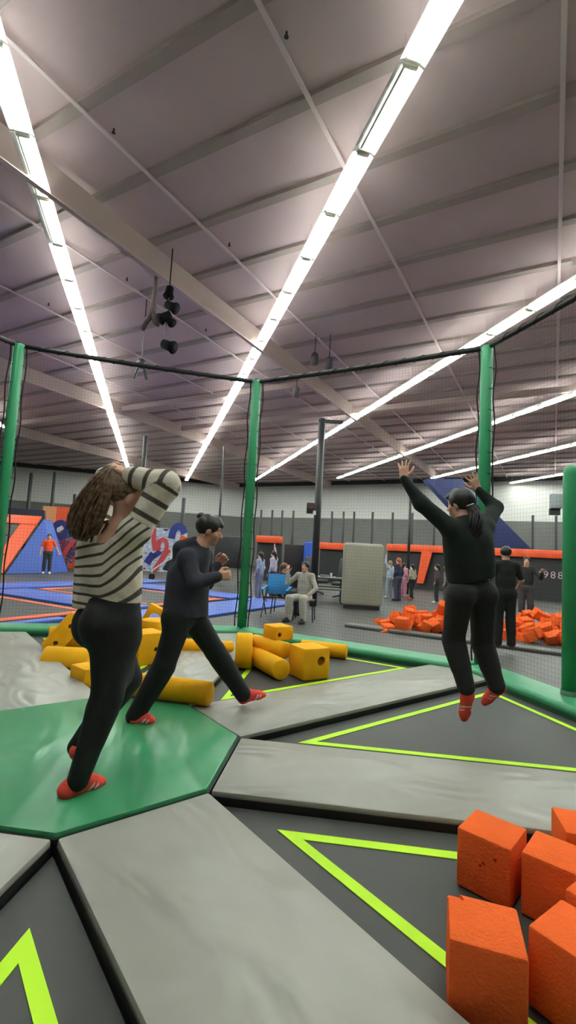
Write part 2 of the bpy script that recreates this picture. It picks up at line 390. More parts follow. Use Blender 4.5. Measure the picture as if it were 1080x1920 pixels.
# left heap
g = G(90, 1222, -.03); yblock('yellow foam slab with two holes leaning at the far left end of the left heap', g, (.24, .12, .52), 8, (-10, 38), [(0, .12, .03, False), (0, .38, .03, False)], z=-.02)
c = G(125, 1196, .1); yroll('yellow foam roll lying behind the slab with two holes', c-np.array([.22, .0, 0]), c+np.array([.35, .08, 0]), .15)
c = G(112, 1222, .0)
r = empty('foam_wedge', (*G(130, 1246, ZB)[:2], ZB), 0, 'yellow foam half-round lying flat in front of the left roll', 'foam shape', 'yellow foam shapes'); r.rotation_euler = (0, 0, -12*RAD)
mb = MB(); pr = [(.17*math.cos(t), .2*math.sin(t)) for t in np.linspace(0, PI, 16)]
n = len(pr); vs = [(-.28, x, z) for x, z in pr]+[(.24, x, z) for x, z in pr]; mb.add(vs, [tuple(range(n)), tuple(range(2*n-1, n-1, -1))]+[(i, n+i, n+(i+1) % n, (i+1) % n) for i in range(n)])
mb.obj('foam_body', M_ye, r, bevel=.012)
g = G(160, 1283, ZB); yblock('small yellow foam block at the near end of the left heap, beside the black leggings', g, (.2, .3, .19), 35)
g = G(262, 1248, ZB); yblock('yellow foam cube with a dark hole, right of the black leggings', g+np.array([.05, .18, 0]), (.36, .36, .38), 28, (0, 0), [(.05, .18, .03, False)])
c = G(292, 1196, .12); yroll('thick yellow foam roll standing behind the cube right of the black leggings', (c[0], c[1], ZB+.005), (c[0]+.0, c[1], .37), .21)
g = G(272, 1200, 0); yblock('yellow foam block with a large round hole, standing above the left heap', P(274, 1200, depth(g)+.25), (.34, .14, .46), -12, (0, 24), [(.0, .26, .105, True)], z=.02)
# the long roll over the hub edge
a_, b_ = G(395, 1301, .105), G(285, 1287, .105); d_ = (b_-a_)/np.linalg.norm(b_-a_)
yroll('long yellow foam roll in front, lying across the walkway beside the running person', a_, a_+d_*.92, .105)
c = G(372, 1212, .04); yroll('yellow foam roll lying behind the legs of the running person', c+np.array([-.28, .05, 0.0]), c+np.array([.27, -.08, 0]), .1)
# right heap
c = G(457, 1222, .13); e = np.array([.5, -.1, 0]); yroll('thick yellow foam drum on its side at the left end of the right heap', (c[0]-.1, c[1]+.02, .145), (c[0]+.1, c[1]-.02, .145), .215)
c = G(430, 1220, .08); yroll('thin yellow foam peg left of the thick drum', (c[0]-.12, c[1]+.1, .1), (c[0]+.06, c[1]+.16, .1), .075)
p, q = G(528, 1256, .055), G(470, 1225, .055); yroll('yellow foam roll lying in front of the right heap, round end towards the viewer', p, p+(q-p)*.95, .118)
p, q = G(540, 1222, .2), G(478, 1205, .2); yroll('yellow foam roll resting on top of the front roll in the right heap', p+np.array([0, .05, .0]), q+np.array([0, .05, 0]), .1)
g = G(575, 1275, ZB); yblock('yellow foam cube with a dark hole at the right end of the right heap', g+np.array([.07, .16, 0]), (.36, .36, .36), 14, (0, 0), [(.06, .21, .055, False)])
g = G(520, 1212, .2); yblock('yellow foam block with a small hole on top of the right heap', P(520, 1213, depth(g)+.05), (.28, .28, .17), 20, (0, 0), [(-.07, .07, .03, False)], z=.29)
p, q = G(650, 1222, .03), G(565, 1212, .03); yroll('long yellow foam roll behind the holed cube, reaching right along the border pad', p, q, .1)

# ------------------------------------------------------------------ foam pit beyond the court
pit = empty('foam_pit_curb', AB(7.25, -1.6, -.1), 45*RAD, 'low grey padded curb along the near side of the orange foam pit', 'curb')
M_curb = mat('curb_vinyl', (104, 102, 98), .6, .05, 2)
mb = MB(); mb.box((0, 0, .03), (.32, 5.2, .06)); mb.obj('cover', M_curb, pit, bevel=.02)
cubes = [link('foam_cube', foam_cube_mesh('pit_cube', (.21, .21, .21), M_or, 20, .012))]
rnd = random.Random(5); first = True
def pit_cube(u, v, D, lab, grp):
    global first
    p = P(u, v, D); o = cubes[0] if first else cubes[0].copy()
    if not first: COL.objects.link(o)
    first = False; o.location = tuple(p); s = rnd.uniform(.85, 1.15); o.scale = (s, s, s)
    o.rotation_euler = (rnd.uniform(-.5, .5), rnd.uniform(-.5, .5), rnd.uniform(0, 3)); tag(o, lab, 'foam cube', grp)
for k in range(42):
    t = k/41; u = 714+t*128+rnd.uniform(-6, 6); row = k % 3
    a = 7.75+.42*row+rnd.uniform(-.1, .1); D = 9.75+.5*row+rnd.uniform(-.2, .2)
    top = {0: 1184, 1: 1174, 2: 1167}[row]+rnd.uniform(-4, 4)-(14 if 760 < u < 785 else 0)+(10 if u < 735 else 0)
    pit_cube(u, top, D, 'small orange foam cube heaped in the pit between the grey panel and the jumping woman', 'orange foam cubes in the pit, left heap')
pit_cube(829, 1148, 10.3, 'orange foam cube standing highest at the right end of the left pit heap', 'orange foam cubes in the pit, left heap')
for k in range(44):
    t = k/43; u = 905+t*165+rnd.uniform(-7, 7); row = k % 4
    D = 9.2+.45*row+rnd.uniform(-.2, .2); top = {0: 1208, 1: 1194, 2: 1181, 3: 1169}[row]+rnd.uniform(-5, 5)+(8 if u < 960 else 0)-(10 if 990 < u < 1010 else 0)
    if 925 < u < 975 and row == 0: continue
    pit_cube(u, top, D, 'small orange foam cube heaped in the pit behind the standing person in black', 'orange foam cubes in the pit, right heap')

# ------------------------------------------------------------------ blue trampoline court at the left
M_blue = mat('blue_vinyl', (72, 100, 190), .45, .06, 2, .2, 5)
M_oline = mat('orange_webbing', (238, 104, 62), .6)
M_opad = mat('orange_vinyl', (236, 88, 40), .5, .05, 3)
M_bed2 = mat('grey_trampoline_mesh', (72, 70, 68), .6)
def slab(name, a0, a1, b0, b1, z0, z1, m, lab, cat, grp=None, bev=.02):
    c = AB((a0+a1)/2, (b0+b1)/2, z0); mb = MB(); mb.box((0, 0, (z1-z0)/2), (a1-a0, b1-b0, z1-z0))
    o = mb.obj(name, m, None, c, bevel=bev); o.rotation_euler = (0, 0, 45*RAD); return tag(o, lab, cat, grp)
slab('floor_pad', 3.7, 9.9, 3.6, 5.05, -.1, -.04, M_blue, 'blue floor pad behind the centre post, nearest edge of the blue court', 'floor pad')
slab('floor_pad', -3.2, 3.5, 5.0, 5.25, -.1, -.04, M_blue, 'narrow blue floor pad beyond the green border at the left', 'floor pad')
slab('floor_pad', 4.75, 5.95, 5.4, 10.1, -.1, -.03, M_blue, 'blue floor pad crossing behind the striped sweater', 'floor pad')
slab('floor_pad', 9.1, 10.3, 5.4, 10.1, -.1, -.03, M_blue, 'blue floor pad at the far right side of the blue court, behind the navy hoodie', 'floor pad')
slab('floor_pad', -3.2, 12.0, 10.5, 11.9, -.1, -.03, M_blue, 'long blue floor pad at the foot of the orange and blue slope', 'floor pad')
for a0, a1, b0, b1, lab in ((-3.2, 4.6, 5.4, 10.1, 'grey trampoline with orange edge lines at the left, behind the left heap of foam'), (6.1, 8.95, 5.4, 10.1, 'grey trampoline with orange edge lines behind the navy hoodie')):
    r = empty('trampoline', AB((a0+a1)/2, (b0+b1)/2, -.1), 45*RAD, lab, 'trampoline', 'trampolines of the blue court')
    mb = MB(); mb.box((0, 0, .02), (a1-a0, b1-b0, .04)); mb.obj('bed', M_bed2, r)
    for s in (-1, 1):
        mb = MB(); mb.box((0, s*((b1-b0)/2-.16), .046), (a1-a0-.3, .26, .012)); mb.obj('orange_line', M_oline, r)
        mb = MB(); mb.box((s*((a1-a0)/2-.2), 0, .043), (.16, b1-b0-.9, .008)); mb.obj('orange_line', M_oline, r)
# the sloping trampoline wall
sl = empty('sloped_trampoline', (-6.5, 17.4, -.1), 0, 'sloping trampoline wall with an orange frame and a blue side at the left edge', 'trampoline wall')
def L_(u, v, D): return P(u, v, D)-np.array([-6.5, 17.4, -.1])
def strip(mbx, q, t=.1):
    n = np.cross(q[1]-q[0], q[3]-q[0]); n /= np.linalg.norm(n); mbx.hexa(q, n*t)
bl, tr = L_(6, 1078, 18.4), L_(79, 972, 21.5); tl = L_(-90, 962, 20.7); bl0 = L_(-160, 1066, 17.6)
def mix(a, b, t): return a*(1-t)+b*t
mb = MB(); strip(mb, [mix(bl0, bl, 0), bl, tr, tl], .06); mb.obj('bed', M_bed2, sl)
up = np.array([0, -.06, .03])
mb = MB(); w = .17; q = [mix(bl, bl0, 0)+up, tr+up, mix(tr, tl, .18)+up, mix(bl, bl0, .2)+up]; strip(mb, q, .06); mb.obj('frame_pad', M_opad, sl)
mb = MB(); q = [mix(tl, bl0, .16)+up*1.3, mix(tr, bl, .16)+up*1.3, tr+up*1.3, tl+up*1.3]; strip(mb, q, .06); mb.obj('frame_pad', M_opad, sl)
br = L_(112, 1078, 20.9); br[2] = 0.02; b2 = bl.copy(); b2[2] = .02
mb = MB(); mb.hexa([b2+np.array([.08, 0, 0]), br, br+np.array([-.02, .02, .05]), tr+np.array([.06, -.02, -.04])], (.25, .5, 0)); mb.obj('side_panel', mat('blue_side', (28, 70, 160), .5, .05, 2), sl)
# dark panel above with small rail
o = MB(); p0, p1 = P(-60, 946, 23), P(83, 957, 23); p2, p3 = P(84, 985, 23), P(-60, 985, 23); o.hexa([p3-p0, p2-p0, p1-p0, p0-p0], (0, .3, 0))
tag(o.obj('crash_mat', mat('slate_vinyl', (66, 64, 84), .6), None, p0), 'dark slate blue crash mat above the orange framed slope', 'crash mat')
# graffiti boards
def ramp_mat(name, cols, scale, seed):
    m = bpy.data.materials.new(name); m.use_nodes = True; nt = m.node_tree; b = nt.nodes['Principled BSDF']
    tc = nt.nodes.new('ShaderNodeTexCoord'); mp = nt.nodes.new('ShaderNodeMapping'); mp.inputs['Location'].default_value = (seed, seed*2, seed*3); mp.inputs['Rotation'].default_value = (0, .7, 0); mp.inputs['Scale'].default_value = (1, 1, 2.2)
    nt.links.new(tc.outputs['Object'], mp.inputs[0]); nz = nt.nodes.new('ShaderNodeTexNoise'); nz.inputs['Scale'].default_value = scale; nz.inputs['Detail'].default_value = 2; nz.inputs['Distortion'].default_value = 1.2
    nt.links.new(mp.outputs[0], nz.inputs[0]); rp = nt.nodes.new('ShaderNodeValToRGB'); rp.color_ramp.interpolation = 'CONSTANT'; nt.links.new(nz.outputs[0], rp.inputs[0])
    e = rp.color_ramp.elements
    while len(e) < len(cols): e.new(.5)
    for k, (pos, c) in enumerate(cols): e[k].position = pos; e[k].color = (*lin(c), 1)
    nt.links.new(rp.outputs[0], b.inputs['Base Color']); b.inputs['Roughness'].default_value = .7; return m
GA = ramp_mat('graffiti_dark', [(0, (60, 64, 110)), (.4, (150, 60, 70)), (.5, (70, 70, 115)), (.56, (150, 140, 160)), (.62, (120, 50, 66)), (.7, (70, 66, 100))], 1.5, 3)
GB = ramp_mat('graffiti_light', [(0, (200, 200, 214)), (.42, (150, 175, 215)), (.5, (214, 212, 216)), (.56, (200, 190, 196)), (.63, (52, 56, 120))], 1.3, 8)
M_red = mat('mural_red', (196, 70, 76), .7); M_navy = mat('mural_navy', (48, 56, 130), .7); M_wht = mat('mural_white', (214, 214, 218), .7)
def board(u0, v0, u1, v1, D, m, lab, strokes, grp='graffiti boards'):
    c = P((u0+u1)/2, v1, D); w = (u1-u0)*D/FPX; h = (v1-v0)*D/FPX
    r = empty('mural_board', c, -15*RAD, lab, 'mural', grp)
    mb = MB(); mb.box((0, .05, h/2), (w, .1, h)); mb.obj('panel', m, r)
    for pts, rr, mm in strokes:
        q = [np.array([(x-.5)*w, -.012, (1-y)*h]) for x, y in pts]
        mb = MB()
        for k in range(len(q)-1):
            d = q[k+1]-q[k]; n = np.cross(d, [0, 1, 0]); n = n/np.linalg.norm(n)*rr*h
            e = d/np.linalg.norm(d)*rr*h*.4
            mb.hexa([q[k]-n-e, q[k+1]-n+e, q[k+1]+n+e, q[k]+n-e], (0, -.008-.0012*k, 0))
        mb.obj('painted_stroke', mm, r)
    return r
def arc(cx, cy, rx, ry, a0, a1, n=10): return [(cx+rx*math.cos(t*RAD), cy+ry*math.sin(t*RAD)) for t in np.linspace(a0, a1, n)]
board(83, 985, 215, 1068, 23.5, GA, 'dark graffiti mural behind the staff member in the orange shirt', [
    (arc(.18, .12, .09, .16, 0, 360, 14), .06, M_navy), ([(.14, .14), (.22, .06)], .05, M_wht), ([(.5, .1), (.32, .5), (.22, .82)], .05, M_red), ([(.62, .3), (.45, .62)], .05, M_wht), ([(.55, .55), (.42, .75), (.6, .9)], .05, M_red),
    ([(.14, .95), (.24, .78)], .06, M_opad), ([(.36, .95), (.46, .85)], .06, M_opad), ([(.7, .2), (.66, .6), (.8, .8)], .06, M_navy)])
board(84, 950, 130, 984, 23.9, mat('mural_orange', (236, 92, 52), .7), 'bright orange sign panel on top of the dark graffiti mural', [([(0.02, .5), (.28, .5)], .5, mat('mural_peach', (232, 160, 110), .7))])
board(258, 990, 345, 1072, 25, GB, 'white, red and blue graffiti mural seen between the two runners', [
    ([(.28, .04), (.3, .3), (.34, .5), (.42, .3)], .055, M_red), (arc(.5, .42, .09, .16, 150, 430, 10), .045, M_red), ([(.62, .5), (.5, .72), (.36, .98)], .06, M_red), (arc(.82, .2, .14, .26, 180, 330, 8), .08, M_navy),
    ([(.95, .2), (.86, .55)], .09, M_opad), ([(.3, .62), (.2, .8)], .08, M_navy), ([(.44, .56), (.32, .66)], .06, M_navy), ([(.75, .5), (.68, .72)], .05, M_wht)])
# net masts
def mast(u, v0, v1, D, r_, lab, grp, arm=False, pad=None):
    b = P(u, v1, D); zt = P(u, v0, D)[2]
    if v1 > 1005: b[2] = -.1
    r = empty('net_mast', (b[0], b[1], -.1), -15*RAD, lab, 'net mast', grp)
    mb = MB(); mb.tube([(0, 0, 0), (0, 0, zt+.1)], r_, 8); mb.obj('pole', M_dark, r, smooth=True)
    if arm:
        mb = MB(); mb.box((.25, 0, zt+.04), (.7, .1, .08)); mb.obj('bracket', M_dark, r)
    if pad:
        mb = MB(); mb.tube([(0, 0, .0), (0, 0, pad)], r_*1.7, 10); mb.obj('foot_pad', mat('blue_pad', (34, 84, 190), .5), r, smooth=True)
    return r
mast(590, 778, 1070, 13.5, .1, 'thick dark steel mast right of the centre post, with a small box halfway up', 'tall masts', True)
mast(253, 812, 1070, 18, .09, 'tall dark mast seen right above the woman gathering her hair', 'tall masts')
mast(405, 832, 1070, 21, .05, 'tall slim mast just left of the centre post, above the running person', 'tall masts')
mast(765, 895, 1070, 20, .06, 'dark mast left of the jumping woman, behind her outstretched arm', 'tall masts')
for u, v0, lab in ((41, 884, 'dark net mast nearest the left green post'), (86, 882, 'dark net mast above the staff member in orange'), (128, 925, 'short dark net mast left of the long hair'), (292, 960, 'net mast between the two runners, left one'), (335, 932, 'net mast left of the runner with a hair bun')):
    mast(u, v0, 1068, 26, .1, lab, 'net masts along the back wall')
for k, u in enumerate((484, 505, 524, 545, 618, 640, 660, 695, 733, 770, 812, 998, 1042)):
    Dk = 27-5*(u-480)/560
    mast(u, 955+(u-480)*.02, 1060, Dk, .06, 'thin dark net post above the orange rails, '+['first', 'second', 'third', 'fourth', 'fifth', 'sixth', 'seventh', 'eighth', 'ninth', 'tenth', 'eleventh', 'twelfth', 'thirteenth'][k]+' from the centre post', 'thin net posts along the slanted wall')
# box on the thick mast
c = P(583, 953, 13.34); r = empty('mast_speaker', c, -15*RAD, 'small dark speaker with a white tag fixed to the thick mast', 'speaker')
mb = MB(); mb.box((0, 0, 0), (.24, .14, .3)); mb.obj('cabinet', M_dark, r, bevel=.02); mb = MB(); mb.box((.1, -.08, -.13), (.08, .02, .12)); mb.obj('tag', M_wht, r); mb = MB(); mb.tube([(0, -.07, .05), (0, -.085, .05)], .07, 14); mb.obj('cone', mat('maroon_cone', (110, 50, 50), .6), r)
# black padded walls with orange rails on the right
M_bpad = mat('charcoal_vinyl', (46, 45, 46), .6, .06, 1.5)
def railwall(u0, u1, v0, v1, D0, D1, lab, cat='padded wall', base=-.1, th=.35):
    p, q = P(u0, v0, D0), P(u1, v1, D1); d = (q-p)*np.array([1, 1, 0]); L = np.linalg.norm(d); a = math.atan2(d[1], d[0]); z = (p[2]+q[2])/2; c = (p+q)/2
    r = empty('padded_wall', (c[0], c[1], base), a, lab, cat, 'padded walls with orange rails'); H = z-base
    mb = MB(); mb.box((0, .18, (H-th)/2), (L, .16, H-th)); mb.obj('panel', M_bpad, r)
    mb = MB(); mb.box((0, .08, H-th/2), (L, .4, th)); mb.obj('rail_pad', M_opad, r, bevel=.05)
    return r, L, H
r, L, H = railwall(726, 1062, 1022, 1030, 24.5, 20, 'long charcoal wall with an orange rail behind the jumping woman')
pc = P(802, 1030, 23.4)
mb = MB(); loc = Matrix.Rotation(-r.rotation_euler[2], 4, 'Z') @ Vector((pc[0]-r.location[0], pc[1]-r.location[1], 0)); x = loc.x
mb.hexa([(x-.42, -.13, .3), (x-.1, -.13, .3), (x+.3, -.13, H-.3), (x-.22, -.13, H-.3)], (0, .12, 0)); mb.obj('upright_pad', M_opad, r)
# pale marks on the wall at the right
mb = MB()
tc = bpy.data.curves.new('wall_marks', 'FONT'); tc.body = '4988'; tc.size = .42; tc.extrude = .01; tc.space_character = 1.3; tc.align_x = 'CENTER'
to = bpy.data.objects.new('tmp_t', tc); COL.objects.link(to); dg = bpy.context.evaluated_depsgraph_get(); tm = bpy.data.meshes.new_from_object(to.evaluated_get(dg)); bpy.data.objects.remove(to)
tm.materials.clear(); tm.materials.append(mat('pale_pink_paint', (196, 170, 176), .7)); tm.name = 'wall_marks'
pm = P(1030, 1084, 20.3); loc = Matrix.Rotation(-r.rotation_euler[2], 4, 'Z') @ Vector((pm[0]-r.location[0], pm[1]-r.location[1], 0))
t = link('wall_marks', tm, r, (loc.x, .085, pm[2]+.1-.0)); t.rotation_euler = (90*RAD, 0, 0)
railwall(600, 648, 1017, 1019, 25, 24.5, 'short charcoal wall with an orange rail left of the beige panel')
railwall(482, 527, 1004, 1006, 24, 23.5, 'short charcoal wall with an orange rail right of the centre post')
o = MB(); c = P(552, 1075, 20); o.box((0, 0, .85), (.95, .25, 1.9)); o = o.obj('crash_mat', mat('maroon_black_vinyl', (38, 28, 30), .6), None, (c[0], c[1], -.1), bevel=.03); o.rotation_euler = (0, 0, -15*RAD); tag(o, 'tall black and maroon crash mat left of the blue pillar', 'crash mat')
o = MB(); c = P(579, 1075, 19.5); o.box((0, 0, .95), (.48, .4, 1.95)); o = o.obj('padded_pillar', mat('blue_pillar', (36, 84, 190), .5), None, (c[0], c[1], -.1), bevel=.06); o.rotation_euler = (0, 0, -15*RAD); tag(o, 'bright blue padded pillar above the seated man', 'pillar')
# beige standing panel
c = G(681, 1143, -.1); bp = empty('standing_panel', (c[0], c[1]+.15, -.1), -19*RAD, 'tall beige padded panel standing right of the tables', 'panel')
D0 = depth(c); H = (1143-1019)*D0/FPX
mb = MB(); mb.box((0, 0, H/2+.04), (1.13, .34, H-.08)); mb.obj('cover', mat('beige_vinyl', (158, 156, 140), .6, .04, 2, .3, 4), bp, bevel=.1, segs=4)
mb = MB(); mb.box((0, 0, .05), (1.0, .28, .1)); mb.obj('foot', M_dark, bp)
# navy slide
corners = [P(798, 898, 26.5), P(866, 897, 26.5), P(1003, 1035, 26.5), P(925, 1037, 26.5)]; c = sum(corners)/4
sd = empty('slide', (c[0], c[1], -.1), 0, 'navy blue slanted slide chute behind the raised right arm of the jumper', 'slide'); nrm_ = CR[:, 2]*np.array([1, 1, 0]); base = np.array(sd.location)
M_navyv = mat('navy_vinyl', (58, 66, 112), .6, .05, 1)
mb = MB(); mb.hexa([k-base for k in corners], -nrm_*.7); mb.obj('chute', M_navyv, sd, bevel=.05)
for t in (.15, .5):
    mb = MB(); pt_ = (corners[0]*.5+corners[1]*.5)*(1-t)+(corners[2]*.5+corners[3]*.5)*t-base-nrm_*.4; mb.tube([pt_+np.array([0, 0, -.5]), pt_*np.array([1, 1, 0])], .06, 8); mb.obj('support', M_dark, sd)
# wall speaker at the right
c = P(1043, 940, 26); o = MB(); o.box((0, 0, 0), (.6, .4, .8)); ws = empty('wall_speaker', c, -30*RAD, 'grey speaker box high on the slanted wall at the right', 'speaker'); o.obj('cabinet', mat('grey_plastic', (138, 144, 146), .5), ws, bevel=.05)
o = MB(); o.box((.0, .3, -.55), (.5, .3, .35)); o.obj('bracket', M_dark, ws)
M_spot = mat('matt_black', (14, 13, 14), .9, spec=.1)
# hanging lamp cluster below the rafter and the other things up there
zr = HC-.62
c = P(318, 540, 9.6); top = AB(*[(c[0]+c[1])/S2, 4.2], zr)
hg = empty('hanging_spotlights', (c[0], c[1], 0), -15*RAD, 'cluster of black spotlights on a cable hanging below the rafter', 'spotlight cluster')
def hz(v): return P(320, v, 9.6)[2]
mb = MB(); mb.tube([(0, 0, HC-.01), (0, 0, hz(655))], .014, 6); mb.obj('cable', M_dark, hg)
for (du, v, sz, tilt) in ((0, 548, .2, 0), (9, 576, .22, 60), (-6, 597, .22, -50), (8, 603, .18, 40), (9, 652, .24, 65)):
    z = hz(v); x = du*9.6/FPX; d = np.array([math.sin(tilt*RAD), -.35, -math.cos(tilt*RAD)]); d /= np.linalg.norm(d)
    mb = MB(); p = np.array([x*.6, 0, z]); mb.tube([p-d*sz*.5, p+d*sz*.25, p+d*sz*.6], [sz*.38, sz*.42, sz*.55], 12); k = mb.obj('spotlight', M_spot, hg, smooth=True)
    y = MB(); y.tube([(0, 0, z+.05), tuple(p)], .012, 5); y.obj('yoke', M_dark, k)
c = P(290, 560, 9.7); hb = empty('forked_hanger', (c[0], c[1], 0), -15*RAD, 'brown forked hanger dangling left of the spotlight cluster', 'hanger')
z0 = P(285, 545, 9.7)[2]; z1 = P(285, 590, 9.7)[2]; z2 = P(285, 622, 9.7)[2]
mb = MB(); mb.tube([(0, 0, HC-.01), (0, 0, z0), (-.02, 0, z1)], [.03, .05, .07], 8); mb.obj('strap', mat('tan_strap', (112, 96, 90), .8), hb, smooth=True)
for s in (-1, 1):
    mb = MB(); mb.tube([(-.02, 0, z1+.02), (s*.1-.03, 0, (z1+z2)/2), (s*.17-.03, 0, z2+(.12 if s > 0 else 0))], [.07, .065, .05], 8); mb.obj('prong', mat('plum_cloth', (74, 54, 60), .8), hb, smooth=True)
c = P(265, 684, 11.5); o = empty('ceiling_speaker', (c[0], c[1], 0), -15*RAD, 'dark forked speaker hanging just above the left top rail', 'speaker')
mb = MB(); mb.tube([(0, 0, HC-.01), (0, 0, c[2]+.1)], .012, 5); mb.obj('rod', M_dark, o)
mb = MB(); mb.tube([(0, 0, c[2]+.14), (0, 0, c[2]+.05), (0, 0, c[2]-.06)], [.06, .12, .11], 12); mb.obj('housing', M_dark, o, smooth=True)
for s in (-1, 1):
    mb = MB(); mb.tube([(s*.05, 0, c[2]), (s*.15, 0, c[2]-.34)], .035, 6); mb.obj('bracket_arm', M_dark, o)
for u, v, D, lab in ((590, 672, 13, 'small dark spotlight under the ceiling, left one of the pair right of the centre post'), (617, 680, 13, 'small dark spotlight under the ceiling, right one of the pair right of the centre post'), (556, 735, 15, 'dark ceiling fan motor just below the top rail, right of the centre post')):
    c = P(u, v, D); o = empty('ceiling_spotlight', (c[0], c[1], 0), 0, lab, 'spotlight')
    mb = MB(); mb.tube([(0, 0, HC-.01), (0, 0, c[2]+.1)], .012, 5); mb.obj('rod', M_dark, o)
    mb = MB(); mb.tube([(0, 0, c[2]+.16), (0, 0, c[2]+.1), (0, 0, c[2]-.16)], [.05, .1, .11], 10); mb.obj('housing', mat('plum_housing', (70, 60, 62), .7), o, smooth=True)
for k, (u, v, lab) in enumerate(((213, 248, 'tiny dark sprinkler head on the ceiling right of the left light row'), (537, 68, 'tiny dark sprinkler head on the ceiling near the top, left of the middle light row'), (430, 460, 'tiny dark sprinkler head on the ceiling between the rafter and the middle light row'), (238, 525, 'tiny dark sprinkler head left of the spotlight cluster'), (91, 572, 'tiny dark sprinkler head left of the left light row'), (386, 620, 'tiny dark sprinkler head right of the spotlight cluster'))):
    c = G(u, v, HC-.06); mb = MB(); mb.tube([(0, 0, .058), (0, 0, .0), (0, 0, -.01)], [.012, .016, .03], 8); tag(mb.obj('sprinkler_head', M_dark, None, c), lab, 'sprinkler')

# ------------------------------------------------------------------ furniture beyond the court
def chair_camp():
    c = G(516, 1156, -.1); r = empty('camp_chair', c, -25*RAD, 'folding camp chair with a bright blue back, left of the seated man', 'chair')
    M_cy = mat('bright_blue_cloth', (48, 128, 190), .8)
    mb = MB(); mb.hexa([(-.27, .16, .5), (.27, .16, .5), (.27, .3, .95), (-.27, .3, .95)], (0, .03, 0)); mb.obj('backrest', M_cy, r, bevel=.01)
    mb = MB(); mb.hexa([(-.26, -.26, .44), (.26, -.26, .44), (.26, .2, .4), (-.26, .2, .4)], (0, 0, .03)); mb.obj('seat', mat('navy_cloth', (34, 40, 60), .8), r, bevel=.01)
    for s in (-1, 1):
        mb = MB(); mb.tube([(s*.28, -.28, 0), (s*.28, .24, .62)], .013, 6); mb.obj('leg', M_dark, r)
        mb = MB(); mb.tube([(s*.28, .3, 0), (s*.28, -.28, .6)], .013, 6); mb.obj('leg', M_dark, r)
        mb = MB(); mb.hexa([(s*.28-.03, -.3, .6), (s*.28+.03, -.3, .6), (s*.28+.03, .28, .66), (s*.28-.03, .28, .66)], (0, 0, .025)); mb.obj('armrest', M_cy, r)
        mb = MB(); mb.tube([(s*.28, .2, .3), (s*.28, .31, .97)], .012, 6); mb.obj('back_pole', M_dark, r)
chair_camp()
def stool(c, lab):
    r = empty('folding_chair', c, -25*RAD, lab, 'chair')
    mb = MB(); mb.box((0, 0, .44), (.44, .42, .04)); mb.obj('seat', M_dark, r, bevel=.015)
    mb = MB(); mb.box((0, .21, .72), (.42, .03, .3)); mb.obj('backrest', M_dark, r, bevel=.012)
    for sx in (-1, 1):
        for sy in (-1, 1):
            mb = MB(); mb.tube([(sx*.19, sy*.18, .43), (sx*.22, sy*.23, 0)], .014, 6); mb.obj('leg', M_dark, r)
    return r
def table(c, rz, lab):
    r = empty('picnic_table', c, rz, lab, 'table'); M_t = mat('dark_laminate', (66, 66, 66), .5); M_lt = mat('grey_laminate', (104, 104, 102), .5)
    mb = MB(); mb.box((0, 0, .74), (1.5, .75, .05)); mb.obj('tabletop', M_t, r, bevel=.01)
    for s in (-1, 1):
        mb = MB(); mb.box((0, s*.62, .44), (1.5, .26, .04)); mb.obj('bench', M_lt, r, bevel=.01)
        mb = MB(); mb.box((s*.55, 0, .42), (.06, 1.3, .06)); mb.box((s*.55, -.35, .36), (.06, .06, .72)); mb.box((s*.55, .35, .36), (.06, .06, .72)); mb.obj('leg', M_dark, r)
c = G(622, 1132, -.1); table(c+np.array([-.1, .5, 0]), -20*RAD, 'dark picnic table with benches between the seated man and the beige panel')
tc_ = c+np.array([-.1, .5, 0])
for k, (dx, dy, lab) in enumerate(((-.35, -.1, 'white food tray at the left end of the picnic table'), (.25, .05, 'white paper cup near the right end of the picnic table'))):
    mb = MB()
    if k == 0: mb.box((0, 0, .02), (.3, .2, .04)); o = mb.obj('food_tray', M_wht, None, (tc_[0]+dx, tc_[1]+dy, .667), bevel=.01)
    else: mb.tube([(0, 0, 0), (0, 0, .13)], [.03, .042], 12); o = mb.obj('paper_cup', M_wht, None, (tc_[0]+dx, tc_[1]+dy, .667))
    tag(o, lab, 'tray' if k == 0 else 'cup')
def armchair(u, v, D, rz, lab):
    c = P(u, v, D); c[2] = -.1; r = empty('high_back_chair', c, rz, lab, 'chair', 'dark high back chairs behind the picnic table'); M_l = mat('charcoal_leather', (44, 44, 46), .45)
    mb = MB(); mb.hexa([(-.28, .2, .5), (.28, .2, .5), (.24, .42, 1.35), (-.24, .42, 1.35)], (0, .12, .02)); mb.obj('backrest', M_l, r, bevel=.05)
    mb = MB(); mb.box((0, -.05, .48), (.56, .56, .14)); mb.obj('seat', M_l, r, bevel=.05)
    for s in (-1, 1):
        mb = MB(); mb.box((s*.32, -.02, .68), (.08, .45, .06)); mb.obj('armrest', mat('grey_plastic', (138, 144, 146), .5), r, bevel=.02)
    mb = MB(); mb.tube([(0, 0, .08), (0, 0, .42)], .035, 8); mb.obj('stem', M_dark, r)
    for k in range(5):
        a = k*72*RAD; mb = MB(); mb.tube([(0, 0, .1), (.3*math.cos(a), .3*math.sin(a), .035)], .03, 6); mb.obj('foot', M_dark, r)
armchair(594, 1110, 17.5, 20*RAD, 'dark high back chair nearest the blue pillar')
armchair(640, 1110, 16.4, -40*RAD, 'dark high back chair tucked against the beige panel')
